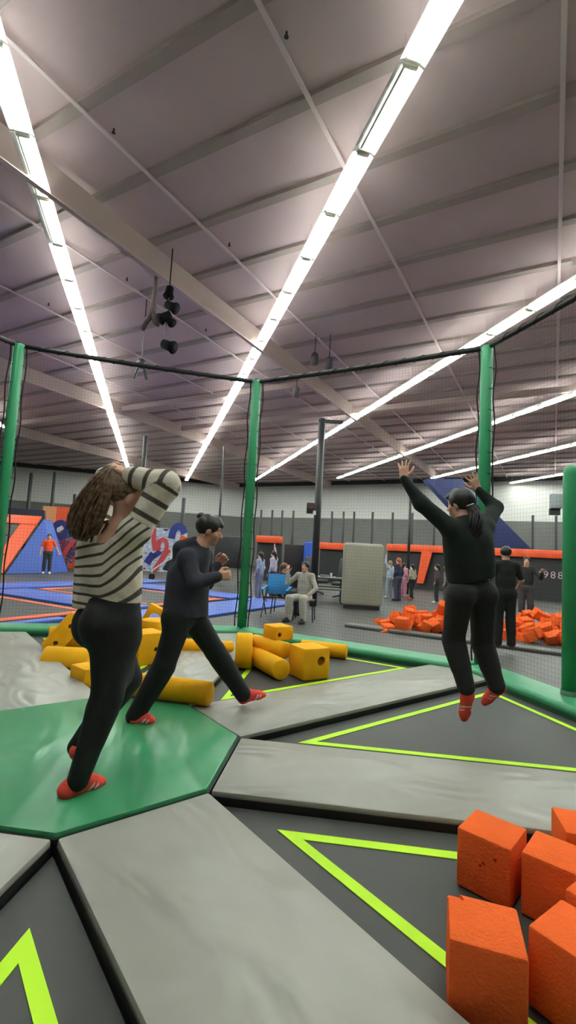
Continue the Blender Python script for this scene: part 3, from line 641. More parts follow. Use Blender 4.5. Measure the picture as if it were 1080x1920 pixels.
# black draped table and stroller near the running person
c = P(428, 1108, 19); dt = empty('draped_table', (c[0], c[1], -.1), -15*RAD, 'black cloth covered stand right of the running person, on pale legs', 'stand')
mb = MB(); mb.box((0, 0, 1.35), (1.25, .5, 1.25)); mb.obj('cloth', M_bpad, dt, bevel=.06)
for s in (-1, 1):
    mb = MB(); mb.box((s*.42, 0, .37), (.16, .3, .74)); mb.obj('leg', mat('pale_grey', (134, 132, 126), .7), dt)
c = P(300, 1090, 20); st = empty('stroller', (c[0], c[1], -.1), 0, 'dark stroller with a pale frame, seen between the two runners', 'stroller'); M_pale = mat('pale_metal', (190, 192, 188), .4)
mb = MB(); mb.hexa([(.05, -.2, .45), (.5, -.2, .35), (.62, -.2, .85), (.3, -.2, .95)], (0, .4, 0)); mb.obj('seat', M_bpad, st, bevel=.05)
mb = MB(); mb.tube([(-.4, -.25, .35), (.1, -.25, .75), (.5, -.25, 1.0)], .025, 6); mb.tube([(-.4, .25, .35), (.1, .25, .75), (.5, .25, 1.0)], .025, 6); mb.tube([(.5, -.25, 1.0), (.5, .25, 1.0)], .025, 6); mb.obj('frame', M_pale, st)
for x in (-.35, .4):
    for s in (-1, 1):
        mb = MB(); mb.tube([(x, s*.27-.025, .13), (x, s*.27+.025, .13)], .13, 16); w_ = mb.obj('wheel', M_black, st)
        y = MB(); y.tube([(x, s*.27, .13), (x, s*.25, .5)], .015, 5); y.obj('strut', M_pale, w_)
# ------------------------------------------------------------------ people: smooth bodies grown from tapered limbs
def nrm(v): v = np.asarray(v, float); return v/(np.linalg.norm(v)+1e-12)
class Vol:
    def __init__(s, h): s.h = h; s.p = []; s.cuts = []
    def cap(s, a, b, r1, r2, k=.02, w=None, sx=1.0):
        s.p.append(('c', np.asarray(a, float), np.asarray(b, float), r1, r2, k, None if w is None else nrm(w), sx)); return s
    def ell(s, c, R, rad, k=.02): s.p.append(('e', np.asarray(c, float), np.asarray(R, float), np.asarray(rad, float), k)); return s
    def cut_plane(s, p, n): s.cuts.append(('p', np.asarray(p, float), nrm(n))); return s            # keeps the side the normal points away from
    def cut_ball(s, c, r, R=None): s.cuts.append(('b', np.asarray(c, float), np.asarray(r, float)*np.ones(3), R if R is not None else np.eye(3))); return s
    def bbox(s, q):
        if q[0] == 'c':
            R = max(q[3], q[4])*max(1, q[7]); return np.minimum(q[1], q[2])-R, np.maximum(q[1], q[2])+R
        m = max(q[3]); return q[1]-m, q[1]+m
    def build(s):
        h = s.h; bb = [s.bbox(q) for q in s.p]; mg = .05
        lo = np.min([b[0] for b in bb], 0)-mg; hi = np.max([b[1] for b in bb], 0)+mg
        n = np.ceil((hi-lo)/h).astype(int)+1; A = np.full(n, 9.0, np.float32); ax = [lo[i]+h*np.arange(n[i]) for i in range(3)]
        for q, b in zip(s.p, bb):
            i0 = np.maximum(((b[0]-lo-mg*.9)/h).astype(int), 0); i1 = np.minimum(((b[1]-lo+mg*.9)/h).astype(int)+2, n)
            X, Y, Z = np.meshgrid(*[ax[i][i0[i]:i1[i]] for i in range(3)], indexing='ij', sparse=False); p = np.stack([X, Y, Z], -1).astype(np.float32)
            if q[0] == 'c':
                _, a, bb_, r1, r2, k, w, sx = q; pa = p-a.astype(np.float32); ba = (bb_-a)
                if w is not None:
                    f = 1-1/sx; pa = pa-(pa@w.astype(np.float32))[..., None]*(w*f).astype(np.float32); ba = ba-w*(ba@w)*f
                t = np.clip((pa@ba.astype(np.float32))/max(ba@ba, 1e-9), 0, 1); d = np.linalg.norm(pa-t[..., None]*ba.astype(np.float32), axis=-1)-(r1+(r2-r1)*t)
            else:
                _, c, R, rad, k = q; l = ((p-c.astype(np.float32))@R.astype(np.float32))/rad.astype(np.float32); ln = np.linalg.norm(l, axis=-1); d = (ln-1)*min(rad)
            S = A[i0[0]:i1[0], i0[1]:i1[1], i0[2]:i1[2]]
            hh = np.maximum(k-np.abs(S-d), 0)/k; S[...] = np.minimum(S, d)-hh*hh*k*.25
        if s.cuts:
            X, Y, Z = np.meshgrid(*ax, indexing='ij'); p = np.stack([X, Y, Z], -1)
            for c in s.cuts:
                if c[0] == 'p': A = np.maximum(A, (p-c[1])@c[2])
                else:
                    l = ((p-c[1])@c[3])/c[2]; A = np.maximum(A, (1-np.linalg.norm(l, axis=-1))*min(c[2]))
        A = A.astype(np.float32); s.A = A; s.lo = lo
        Sg = A < 0; c8 = np.zeros(np.array(A.shape)-1, np.int8)
        offs = np.array([(i, j, k) for i in (0, 1) for j in (0, 1) for k in (0, 1)])
        nx, ny, nz = A.shape
        for o in offs: c8 += Sg[o[0]:nx-1+o[0], o[1]:ny-1+o[1], o[2]:nz-1+o[2]]
        act = (c8 > 0) & (c8 < 8); cells = np.argwhere(act); idx = np.full(act.shape, -1, np.int64); idx[act] = np.arange(len(cells))
        cv = np.stack([A[cells[:, 0]+o[0], cells[:, 1]+o[1], cells[:, 2]+o[2]] for o in offs], 1)
        pos = np.zeros((len(cells), 3)); cnt = np.zeros(len(cells))
        for i in range(8):
            for j in range(i+1, 8):
                if np.abs(offs[i]-offs[j]).sum() != 1: continue
                m = (cv[:, i] < 0) != (cv[:, j] < 0); den = cv[:, i]-cv[:, j]; t = np.where(m, cv[:, i]/np.where(m, den, 1), 0)
                pos += m[:, None]*(offs[i]+t[:, None]*(offs[j]-offs[i])); cnt += m
        V = lo+h*(cells+pos/cnt[:, None]); Q = []
        for a in range(3):
            b, c = (a+1) % 3, (a+2) % 3
            sl0 = [slice(None)]*3; sl1 = [slice(None)]*3; sl0[a] = slice(0, -1); sl1[a] = slice(1, None)
            s0, s1 = Sg[tuple(sl0)], Sg[tuple(sl1)]; e = np.argwhere(s0 != s1)
            e = e[(e[:, b] > 0) & (e[:, c] > 0) & (e[:, b] < A.shape[b]-1) & (e[:, c] < A.shape[c]-1)]
            ins = s0[e[:, 0], e[:, 1], e[:, 2]]
            def id_(db, dc):
                f = e.copy(); f[:, b] += db; f[:, c] += dc; return idx[f[:, 0], f[:, 1], f[:, 2]]
            q = np.stack([id_(-1, -1), id_(0, -1), id_(0, 0), id_(-1, 0)], 1); q[~ins] = q[~ins][:, ::-1]; Q.append(q)
        s.V = V; s.F = np.concatenate(Q); s.F = s.F[(s.F >= 0).all(1)]
        # one light relaxing pass
        for _ in range(2):
            acc = np.zeros_like(s.V); cn = np.zeros(len(s.V))
            for i in range(4):
                a, b = s.F[:, i], s.F[:, (i+1) % 4]
                np.add.at(acc, a, s.V[b]); np.add.at(cn, a, 1)
            s.V = np.where(cn[:, None] > 0, s.V*.5+.5*acc/np.maximum(cn, 1)[:, None], s.V)
        return s
    def mesh(s, name, mats, origin, paint=None, attr=None):
        s.build(); me = bpy.data.meshes.new(name); nv, nf = len(s.V), len(s.F)
        me.vertices.add(nv); me.vertices.foreach_set('co', (s.V-origin).astype(np.float32).ravel())
        me.loops.add(nf*4); me.loops.foreach_set('vertex_index', s.F.astype(np.int32).ravel())
        me.polygons.add(nf); me.polygons.foreach_set('loop_start', np.arange(0, nf*4, 4, dtype=np.int32)); me.update(calc_edges=True)
        for m in (mats if isinstance(mats, (list, tuple)) else [mats]): me.materials.append(m)
        if paint:
            C = s.V[s.F].mean(1); mi = np.zeros(nf, np.int32)
            for c, R, rad, k in paint:
                l = ((C-c)@R)/np.asarray(rad); mi[(l*l).sum(1) < 1] = k
            me.polygons.foreach_set('material_index', mi)
        if attr is not None:
            at = me.attributes.new('stripe', 'FLOAT', 'POINT'); at.data.foreach_set('value', attr(s.V).astype(np.float32))
        me.polygons.foreach_set('use_smooth', [True]*nf); me.validate(); me.update(); return me
M_skin = mat('skin', (206, 156, 132), .55, .04, 9, .06, 120); M_skin2 = mat('skin_tan', (200, 148, 122), .55, .04, 9); M_lip = mat('lips', (160, 84, 80), .5)
M_eye = mat('eye_white', (226, 222, 216), .3); M_iris = mat('iris', (40, 28, 22), .3); M_sock = mat('red_sock', (228, 74, 58), .9, .1, 20, .3, 120); M_grip = mat('white_print', (226, 200, 190), .8)
M_brow = mat('brow_hair', (46, 34, 28), .8)
def M_hair(name, c1, c2, sc=40):
    m = bpy.data.materials.new(name); m.use_nodes = True; nt = m.node_tree; b = nt.nodes['Principled BSDF']; tc = nt.nodes.new('ShaderNodeTexCoord')
    nz = nt.nodes.new('ShaderNodeTexNoise'); nz.inputs['Scale'].default_value = sc; nz.inputs['Detail'].default_value = 4; nt.links.new(tc.outputs['Object'], nz.inputs[0])
    rp = nt.nodes.new('ShaderNodeValToRGB'); rp.color_ramp.elements[0].position = .35; rp.color_ramp.elements[1].position = .65; rp.color_ramp.elements[0].color = (*lin(c1), 1); rp.color_ramp.elements[1].color = (*lin(c2), 1)
    nt.links.new(nz.outputs[0], rp.inputs[0]); nt.links.new(rp.outputs[0], b.inputs['Base Color']); b.inputs['Roughness'].default_value = .45; return m
H_brown = M_hair('hair_brown', (66, 47, 34), (136, 104, 78)); H_black = M_hair('hair_black', (18, 16, 17), (44, 38, 36)); H_dark = M_hair('hair_dark_brown', (30, 22, 20), (58, 44, 38))
H_ginger = M_hair('hair_ginger', (130, 62, 36), (176, 92, 52)); H_blond = M_hair('hair_fair', (130, 104, 72), (176, 146, 106))

def head_frame(f, u): f = nrm(f); u = nrm(u-f*(np.asarray(u)@f)); return np.stack([np.cross(f, u), f, u], 1)   # columns: right-hand side, face, up
def add_head(V, c, F, s=1.0, mouth=0.0, detail=True):
    T = lambda x, y, z: c+F@(np.array([x, y, z])*s)
    V.ell(T(0, -.012, .028), F, np.array([.077, .096, .088])*s, .03); V.ell(T(0, .026, -.05), F, np.array([.058, .066, .062])*s, .03)
    V.cap(T(0, .058, -.092-mouth*.6), T(0, .062, -.095-mouth*.6), .024*s, .022*s, .03)
    if not detail: V.cap(T(0, .085, 0), T(0, .105, -.03), .012*s, .015*s, .01); return
    V.cap(T(-.03, .066, .024), T(.03, .066, .024), .02*s, .02*s, .02)
    for q in (-1, 1):
        V.ell(T(q*.043, .052, -.03), F, np.array([.026, .028, .028])*s, .02)
        V.ell(T(q*.079, -.008, -.012), F@np.array([[1, 0, 0], [0, .94, .34], [0, -.34, .94]]), np.array([.011, .02, .033])*s, .008)
        V.ell(T(q*.031, .076, -.002), F, np.array([.014, .01, .009])*s, .006)
    V.cap(T(0, .088, .006), T(0, .112, -.032), .009*s, .013*s, .012); V.cap(T(-.012, .1, -.038), T(.012, .1, -.038), .009*s, .009*s, .008)
    V.cap(T(-.02, .087, -.062), T(.02, .087, -.062), .008*s, .008*s, .008); V.cap(T(-.016, .084, -.074-mouth), T(.016, .084, -.074-mouth), .009*s, .009*s, .008)
def head_paint(c, F, s=1.0, mouth=0.0):
    T = lambda x, y, z: c+F@(np.array([x, y, z])*s); r = [(T(0, .09, -.068-mouth*.5), F, np.array([.026, .02, .012+mouth*.5])*s, 1)]
    for q in (-1, 1):
        r += [(T(q*.031, .085, -.002), F, np.array([.013, .012, .007])*s, 2), (T(q*.031, .088, -.002), F, np.array([.006, .012, .007])*s, 3), (T(q*.034, .086, .024), F, np.array([.022, .02, .005])*s, 4)]
    return r
def add_hand(V, w, d, n, thumb, s=1.0, curl=.35, spread=.12):
    """w wrist, d towards the fingers, n out of the back of the hand, thumb = +1/-1 side along d x n"""
    d = nrm(d); n = nrm(n-d*(n@d)); sd = np.cross(d, n)*thumb
    P_ = lambda a, b, c: w+(d*a+sd*b+n*c)*s
    for o, L in ((-.03, .078), (-.01, .088), (.011, .088), (.03, .08)): V.cap(P_(0.0, o*.6, 0), P_(L, o, 0), .015*s, .0125*s, .014)
    for k, (o, L) in enumerate(((.031, .07), (.0105, .079), (-.0105, .073), (-.031, .057))):
        p = P_(.084, o, 0); dr = nrm(d+sd*spread*(1.2-k*.8)); a = 0
        for q, fr in enumerate((.45, .31, .24)):
            a += curl*(.6 if q == 0 else 1.0); e = p+(dr*math.cos(a)-n*math.sin(a))*L*fr*s; r0 = (.0098-.001*q)*s
            V.cap(p, e, r0, r0-.0009*s, .004); p = e
    p = P_(.02, .03, -.004); t1 = p+nrm(d*.75+sd*.75-n*.25)*.042*s; t2 = t1+nrm(d*.95+sd*(.45-.4*curl)-n*.3)*.03*s; t3 = t2+nrm(d+sd*(.15-.4*curl)-n*.35)*.024*s
    V.cap(p, t1, .0145*s, .0115*s, .01); V.cap(t1, t2, .0115*s, .01*s, .004); V.cap(t2, t3, .01*s, .0085*s, .004)
def add_foot(V, an, he, to, e=0.0, s=1.0, up=(0, 0, 1)):
    """ankle, underside of the heel, underside of the toe tip"""
    L = to-he; d = nrm(L); u = nrm(np.asarray(up)-d*(np.asarray(up)@d)); sd = np.cross(d, u)
    hc = he+u*.036*s+d*.035*s; bl = he+L*.7+u*.03*s; tt = to-d*.03*s+u*.02*s
    V.cap(an, hc, .037*s+e, .036*s+e, .03); V.cap(hc, bl, .036*s+e, .03*s+e, .03, sd, 1.2); V.cap(an, bl, .036*s+e, .028*s+e, .03); V.cap(bl, tt, .028*s+e, .019*s+e, .02, sd, 1.55)
def limb(V, a, b, c, r, e=0.0, k=.03, calf=False):
    V.cap(a, b, r[0]+e, r[1]+e, k); V.cap(b, c, r[1]+e, r[2]+e, k)
def person(name, label, J, o, parent=None):
    """J joints in the hall; o options. Returns the body object with its clothes and hair as children."""
    h = o.get('vox', .0075); sc = o.get('s', 1.0); org = np.asarray(o['org'], float); fine = o.get('fine', True)
    up = nrm(J['chest']-J['pel']); sd = nrm(J['rsh']-J['lsh']); fr = nrm(np.cross(up, sd)); hx = nrm(J['rhip']-J['lhip'])
    B = Vol(h); F = head_frame(J['face'], J['hup'])
    add_head(B, J['head'], F, sc*o.get('hs', 1), o.get('mouth', 0), fine)
    B.cap(J['neck'], J['head']+F@np.array([0, -.02, -.05])*sc, .052*sc, .05*sc, .04); B.cap(J['chest']*.5+J['neck']*.5, J['neck'], .07*sc, .055*sc, .04)
    B.cap(J['pel'], J['pel']*.4+J['chest']*.6, .105*sc, .095*sc, .05, sd, 1.35); B.cap(J['pel']*.4+J['chest']*.6, J['chest'], .095*sc, .105*sc, .05, sd, 1.45)
    B.cap(J['lsh'], J['rsh'], .055*sc, .055*sc, .05)
    for q in 'lr':
        limb(B, J[q+'sh'], J[q+'el'], J[q+'wr'], np.array([.046, .036, .026])*sc); limb(B, J[q+'hip'], J[q+'kn'], J[q+'an'], np.array([.078, .05, .034])*sc)
        B.cap(J[q+'kn']*.8+J[q+'an']*.2, J[q+'kn']*.4+J[q+'an']*.6, .052*sc, .04*sc, .03)
        add_foot(B, J[q+'an'], J[q+'he'], J[q+'to'], 0, sc, J.get(q+'fu', (0, 0, 1)))
        hd = J.get(q+'hand')
        if fine and hd: add_hand(B, J[q+'wr'], hd[0], hd[1], hd[2], sc*1.02, *hd[3:])
        else: 
            d = nrm(J[q+'wr']-J[q+'el']) if not hd else nrm(hd[0]); n_ = nrm(np.cross(d, sd)+1e-3)
            add_hand(B, J[q+'wr'], d, n_, 1, sc*1.05, .3)
    body = link(name, B.mesh('body', [o.get('skin', M_skin), M_lip, M_eye, M_iris, M_brow], org, head_paint(J['head'], F, sc*o.get('hs', 1), o.get('mouth', 0)) if fine else None), parent, org)
    if o.get('shoe', True):
        for q in 'lr':
            S = Vol(h*.9); add_foot(S, J[q+'an'], J[q+'he'], J[q+'to'], .005, sc, J.get(q+'fu', (0, 0, 1)))
            d = nrm(J[q+'an']-J[q+'kn']); S.cut_plane(J[q+'an']-d*o.get('sockcut', .04), -d)
            pt = None
            if fine:
                l = J[q+'to']-J[q+'he']; m_ = J[q+'he']+l*.55+np.array([0, 0, .03]); r_ = np.stack([nrm(l), nrm(np.cross([0, 0, 1], l)), nrm(np.cross(l, np.cross([0, 0, 1], l)))], 1)
                r_ = r_@np.array([[.8, 0, .6], [0, 1, 0], [-.6, 0, .8]]); pt = [(m_, r_, (.008, .2, .03), 1), (m_+nrm(l)*.03, r_, (.006, .2, .022), 1)]
            link(o.get('shoename', 'sock'), S.mesh('sock', [o.get('shoemat', M_sock), M_grip], org, pt), body)
    return body, fr, sd, up, F
def trousers(J, o, m, body, org, waist=.1, e=.012, rad=(.095, .06, .043), name='trousers', sc=1.0, butt=.0, fr=None, over=.02, h=.008, hemr=None, ex=None):
    V = Vol(h); hx = nrm(J['rhip']-J['lhip']); up = nrm(J['chest']-J['pel'])
    V.cap(J['pel']-up*.02*sc, J['pel']+up*(waist+.06)*sc, (.118+e)*sc, (.108+e)*sc, .05, hx, 1.28)
    for q in 'lr':
        V.cap(J[q+'hip'], J[q+'kn'], (rad[0]+e)*sc, (rad[1]+e)*sc, .05); an = J[q+'an']+nrm(J[q+'an']-J[q+'kn'])*over
        V.cap(J[q+'kn'], an, (rad[1]+e)*sc, ((hemr or rad[2])+e)*sc, .03); V.cap(J[q+'kn']*.8+J[q+'an']*.2, J[q+'kn']*.45+J[q+'an']*.55, (rad[1]+e)*sc, (rad[2]+e+.004)*sc, .03)
        if butt and fr is not None: V.ell(J[q+'hip']-fr*.065*sc-up*.0, np.eye(3), np.array([1, 1, 1.12])*butt*sc, .05)
    V.cut_plane(J['pel']+up*waist*sc, up)
    if ex: ex(V)
    V.cuts.append(V.cuts.pop(0))
    return link(name, V.mesh(name, m, org), body)
def top(J, o, m, body, org, name='sweater', e=.02, hem=-.05, sl=(.062, .05, .04), sc=1.0, neck=.085, chest=(.12, .135), wide=1.4, hemr=.13, h=.008, attr=None, hood=False, neckc=None, extra=None, hemn=None, short=None):
    V = Vol(h); sd = nrm(J['rsh']-J['lsh']); up = nrm(J['chest']-J['pel']); hx = nrm(J['rhip']-J['lhip']); fr = nrm(np.cross(up, sd))
    mid = J['pel']*.45+J['chest']*.55
    V.cap(J['pel']+up*(hem-.16)*sc, mid, hemr*sc, chest[0]*sc, .05, nrm(hx+sd), wide*.96); V.cap(mid, J['chest'], chest[0]*sc, chest[1]*sc, .05, sd, wide)
    V.cap(J['lsh'], J['rsh'], (sl[0]+.008)*sc, (sl[0]+.008)*sc, .06)
    V.cap(J['chest'], J['neck'], chest[1]*.8*sc, .075*sc, .05)
    for q in 'lr':
        if short: V.cap(J[q+'sh'], J[q+'sh']*(1-short)+J[q+'el']*short, sl[0]*sc, sl[1]*1.1*sc, .03)
        else: limb(V, J[q+'sh'], J[q+'el'], J[q+'wr']*.97+J[q+'el']*.03, np.array(sl)*sc, 0, .03)
    if extra: extra(V)
    V.cut_plane(J['pel']+up*hem*sc, -up if hemn is None else hemn)
    V.cut_ball(J['neck']+up*.045*sc+fr*.02*sc if neckc is None else neckc, neck*sc)
    return link(name, V.mesh(name, m, org, None, attr), body)

# ---------------------------------------------------------------- the woman gathering her hair
RC, UC, FC = CR[:, 0], CR[:, 1], -CR[:, 2]
def grd(v): v = np.array([v[0], v[1], 0]); return v/np.linalg.norm(v)
RG, FG = grd(RC), grd(FC); ZZ = np.array([0, 0, 1.])
def joints(d): return {k: (P(*v) if isinstance(v, tuple) and len(v) == 3 and v[0] > 5 else v) for k, v in d.items()}
f1 = nrm(RG*.72+FG*.7)
J1 = joints(dict(pel=(205, 1150, 2.78), chest=(215, 1030, 2.77), neck=(224, 990, 2.76), head=(243, 934, 2.78), lsh=(182, 1003, 2.90), lel=(200, 915, 3.06), lwr=(196, 893, 2.88),
    rsh=(255, 996, 2.66), rel=(309, 910, 2.70), rwr=(247, 893, 2.74), lhip=(196, 1170, 2.86), lkn=(238, 1272, 2.98), lan=(150, 1393, 2.95), lhe=(128, 1412, 2.9), lto=(172, 1445, 2.93),
    rhip=(212, 1172, 2.72), rkn=(202, 1302, 2.70), ran=(152, 1446, 2.66)))
J1['rhe'] = G(112, 1500, 0.0); J1['rto'] = G(199, 1468, 0.0); J1['ran'] = P(150, 1452, depth(J1['rhe'])+.05)
J1['face'] = nrm(RG*.9+FG*.45-ZZ*.15); J1['hup'] = ZZ+RG*.12; J1['lfu'] = nrm(RG*.5+ZZ*.8+FG*.2)
J1['rhand'] = (nrm(P(205, 868, 2.74)-J1['rwr']), nrm(ZZ-RG*.1-FG*.4), 1, .45, .05); J1['lhand'] = (nrm(P(205, 866, 2.78)-J1['lwr']), nrm(ZZ-RG*.5-FG*.6), -1, .5, .05)
o1 = dict(org=(0.06, -.66, 0), vox=.007, s=1.04, sockcut=.0)
b1, fr1, sd1, up1, F1 = person('person', None, J1, o1)
tag(b1, 'woman in striped cream sweater and black leggings gathering her long brown hair with both hands', 'person')
org1 = np.array(o1['org'])
def at1(V):
    t = (V-J1['pel'])@nrm(up1); s = (V-J1['pel'])@RG
    se = np.where(s > 0, s, s*.35); tor = t-se*(.15+3.0*np.clip(t-.05, 0, .25))
    a, b, c = J1['rsh'], J1['rel'], J1['rwr']; out = tor.copy()
    for q in 'lr':
        a, b, c = J1[q+'sh'], J1[q+'el'], J1[q+'wr']; L1 = np.linalg.norm(b-a)
        d1 = np.linalg.norm(V-(a+np.clip((V-a)@(b-a)/L1**2, 0, 1)[:, None]*(b-a)), axis=1); tt = (V-a)@(b-a)/L1
        L2 = np.linalg.norm(c-b); d2 = np.linalg.norm(V-(b+np.clip((V-b)@(c-b)/L2**2, 0, 1)[:, None]*(c-b)), axis=1); t2 = (V-b)@(c-b)/L2
        arm = np.where(d1 < d2, tt, L1+t2); ins = (np.minimum(d1, d2) < .115) & ((tt > .06) | (d2 < d1))
        out = np.where(ins, arm*.62+10.025, out)
    return out
M_str = M_striped('striped_knit', (216, 207, 190), (84, 77, 70), .06, .24)
def ex1(V):
    V.cap(P(172, 1030, 2.86), P(170, 1150, 2.82), .09, .105, .06); V.cap(P(232, 1020, 2.72), P(226, 1150, 2.76), .09, .115, .06)
    V.cap(J1['rwr']*.8+J1['rel']*.2, J1['rwr']*1.02-J1['rel']*.02, .06, .05, .02)
s1 = top(J1, None, M_str, b1, org1, 'sweater', hem=.05, sl=(.075, .085, .058), chest=(.125, .125), wide=1.3, hemr=.125, neck=.11, sc=1.0, h=.0075, attr=at1, extra=ex1, hemn=nrm(-up1+RG*.18), neckc=P(199, 985, 2.70))
mb = MB(); 
for du in (0, 16):
    mb.tube([P(170+du, 1016, 2.735)-org1, P(176+du, 998, 2.72)-org1, P(186+du, 980, 2.715)-org1], .007, 6)
mb.obj('strap', M_black, b1, smooth=True)
J1l = dict(J1); M_leg = mat('black_leggings', (12, 13, 13), .75, .1, 6, .15, 30)
trousers(J1, None, M_leg, b1, org1, waist=.13, e=.006, rad=(.122, .078, .05), name='leggings', butt=.118, fr=f1, sc=1.03, ex=lambda V: (V.cap(P(228, 1135, 2.74), P(228, 1190, 2.76), .1, .108, .06), V.cap(P(220, 1200, 2.76), P(222, 1265, 2.82), .11, .085, .06)), over=.03, h=.0075)
def strands(bundles, m, n, seed, parent, org, name='hair', rr=.006):
    rnd = random.Random(seed); mb = MB()
    for pts, rad in bundles:
        pts = [np.asarray(p, float) for p in pts]
        for _ in range(n):
            a = rnd.uniform(0, 2*PI); q = math.sqrt(rnd.random()); ph = rnd.uniform(0, 6); out = []; K = len(pts)
            m_ = 3*(K-1)+1
            for i in range(m_):
                t = i/(m_-1)*(K-1); k = min(int(t), K-2); fr = t-k; p0 = pts[max(k-1, 0)]; p1 = pts[k]; p2 = pts[k+1]; p3 = pts[min(k+2, K-1)]
                c = .5*((2*p1)+(-p0+p2)*fr+(2*p0-5*p1+4*p2-p3)*fr**2+(-p0+3*p1-3*p2+p3)*fr**3); r = rad[k]*(1-fr)+rad[k+1]*fr
                d = nrm(p2-p1); X = nrm(np.cross(d, FC)); Y = np.cross(d, X)
                out.append(c+(X*math.cos(a)+Y*math.sin(a)*.7)*r*q+X*.008*math.sin(t*3+ph))
            w = rr*rnd.uniform(.7, 1.4); mb.tube([p-org for p in out], [w*(.5 if i == 0 else 1 if i < m_-1 else .3) for i in range(m_)], 5)
    return mb.obj(name, m, parent, smooth=True)
Vh = Vol(.008); T1 = lambda x, y, z: J1['head']+F1@np.array([x, y, z])*1.04
Vh.ell(T1(0, -.03, .036), F1, np.array([.087, .1, .092]), .03); Vh.cap(T1(0, -.09, .04), P(214, 884, 2.73), .06, .035, .05); Vh.cut_ball(T1(0, .15, -.03), np.array([.11, .1, .11]), F1)
Vh.cut_ball(T1(.09, .0, -.025), np.array([.03, .035, .04]), F1)
link('hair', Vh.mesh('hair', H_brown, org1), b1)
g0 = P(212, 876, 2.73)
strands([([g0, P(194, 900, 2.70), P(172, 940, 2.68), P(155, 985, 2.69), P(148, 1010, 2.71)], [.022, .05, .075, .072, .045]),
         ([g0, P(182, 910, 2.68), P(150, 960, 2.69), P(136, 995, 2.72)], [.02, .05, .062, .035]),
         ([g0, P(204, 900, 2.69), P(192, 945, 2.67), P(174, 998, 2.68)], [.02, .03, .035, .022])], H_brown, 120, 3, b1, org1, 'ponytail', .0052)

# ---------------------------------------------------------------- the runner in the navy hoodie
f2 = nrm(RG*.86+FG*.5)
J2 = joints(dict(pel=(350, 1143, 3.98), chest=(362, 1058, 4.0), neck=(376, 1024, 4.02), head=(393, 994, 4.04), lsh=(383, 1043, 4.13), lel=(388, 1092, 4.25), lwr=(408, 1060, 4.3),
    rsh=(350, 1046, 3.88), rel=(366, 1093, 3.78), rwr=(408, 1081, 3.84), lhip=(360, 1155, 4.06), lkn=(404, 1222, 4.18), lan=(452, 1296, 4.26), rhip=(337, 1158, 3.90), rkn=(307, 1250, 3.80), ran=(259, 1335, 3.75)))
J2['rhe'] = G(242, 1356, 0); J2['rto'] = G(293, 1357, 0); J2['ran'] = P(257, 1336, depth(J2['rhe'])+.03)
J2['lhe'] = P(449, 1319, 4.26); J2['lto'] = P(500, 1305, 4.38); J2['lfu'] = nrm(ZZ-f2*.15)
J2['face'] = nrm(RG*.97+FG*.2-ZZ*.22); J2['hup'] = ZZ+RG*.3
J2['rhand'] = (nrm(RG*.8+ZZ*.15+FG*.3), nrm(-FG+RG*.2), -1, 1.1, .0); J2['lhand'] = (nrm(RG*.6+ZZ*.7), nrm(FG), 1, 1.1, .0)
o2 = dict(org=(.36, .38, 0), vox=.007, s=1.0, mouth=.006, skin=M_skin2)
b2, fr2, sd2, up2, F2 = person('person', None, J2, o2); org2 = np.array(o2['org'])
tag(b2, 'person in a navy hoodie with a small hair bun running right across the hub', 'person')
M_nav = mat('navy_hoodie', (44, 43, 55), .85, .08, 6, .4, 12)
def ex2(V):
    V.cap(P(341, 1028, 4.0), P(364, 1018, 4.0), .068, .055, .03); V.cap(P(331, 1058, 3.99), P(339, 1030, 3.99), .04, .066, .03)
    V.cap(P(340, 1080, 3.97), P(334, 1165, 3.93), .12, .132, .06); V.cap(P(364, 1085, 4.02), P(364, 1165, 4.05), .115, .115, .06)
top(J2, None, M_nav, b2, org2, 'hoodie', hem=-.045, sl=(.068, .062, .046), chest=(.122, .12), wide=1.3, hemr=.152, neck=.07, extra=ex2, h=.0075)
trousers(J2, None, mat('black_joggers', (12, 12, 13), .8, .08, 6, .2, 20), b2, org2, waist=.06, e=.0, rad=(.112, .086, .07), over=.03, h=.0075, hemr=.072, butt=.088, fr=f2)
T2 = lambda x, y, z: J2['head']+F2@np.array([x, y, z])
Vh = Vol(.007); Vh.ell(T2(0, -.022, .034), F2, np.array([.092, .108, .1]), .03); Vh.cap(T2(0, .04, .1), T2(0, .09, .06), .03, .02, .03); Vh.cut_ball(T2(0, .16, -.045), np.array([.12, .1, .115]), F2); Vh.cut_plane(T2(0, -.02, -.055), -F2[:, 2])
for q in (-1, 1): Vh.cut_ball(T2(q*.09, .0, -.03), np.array([.035, .035, .04]), F2)
link('hair', Vh.mesh('hair', H_black, org2), b2)
Vh = Vol(.006); Vh.ell(P(377, 968, 4.04), np.eye(3), (.036, .036, .034), .02); Vh.cap(P(380, 975, 4.04), T2(0, -.06, .08), .02, .03, .02); link('hair_bun', Vh.mesh('hair_bun', H_black, org2), b2)

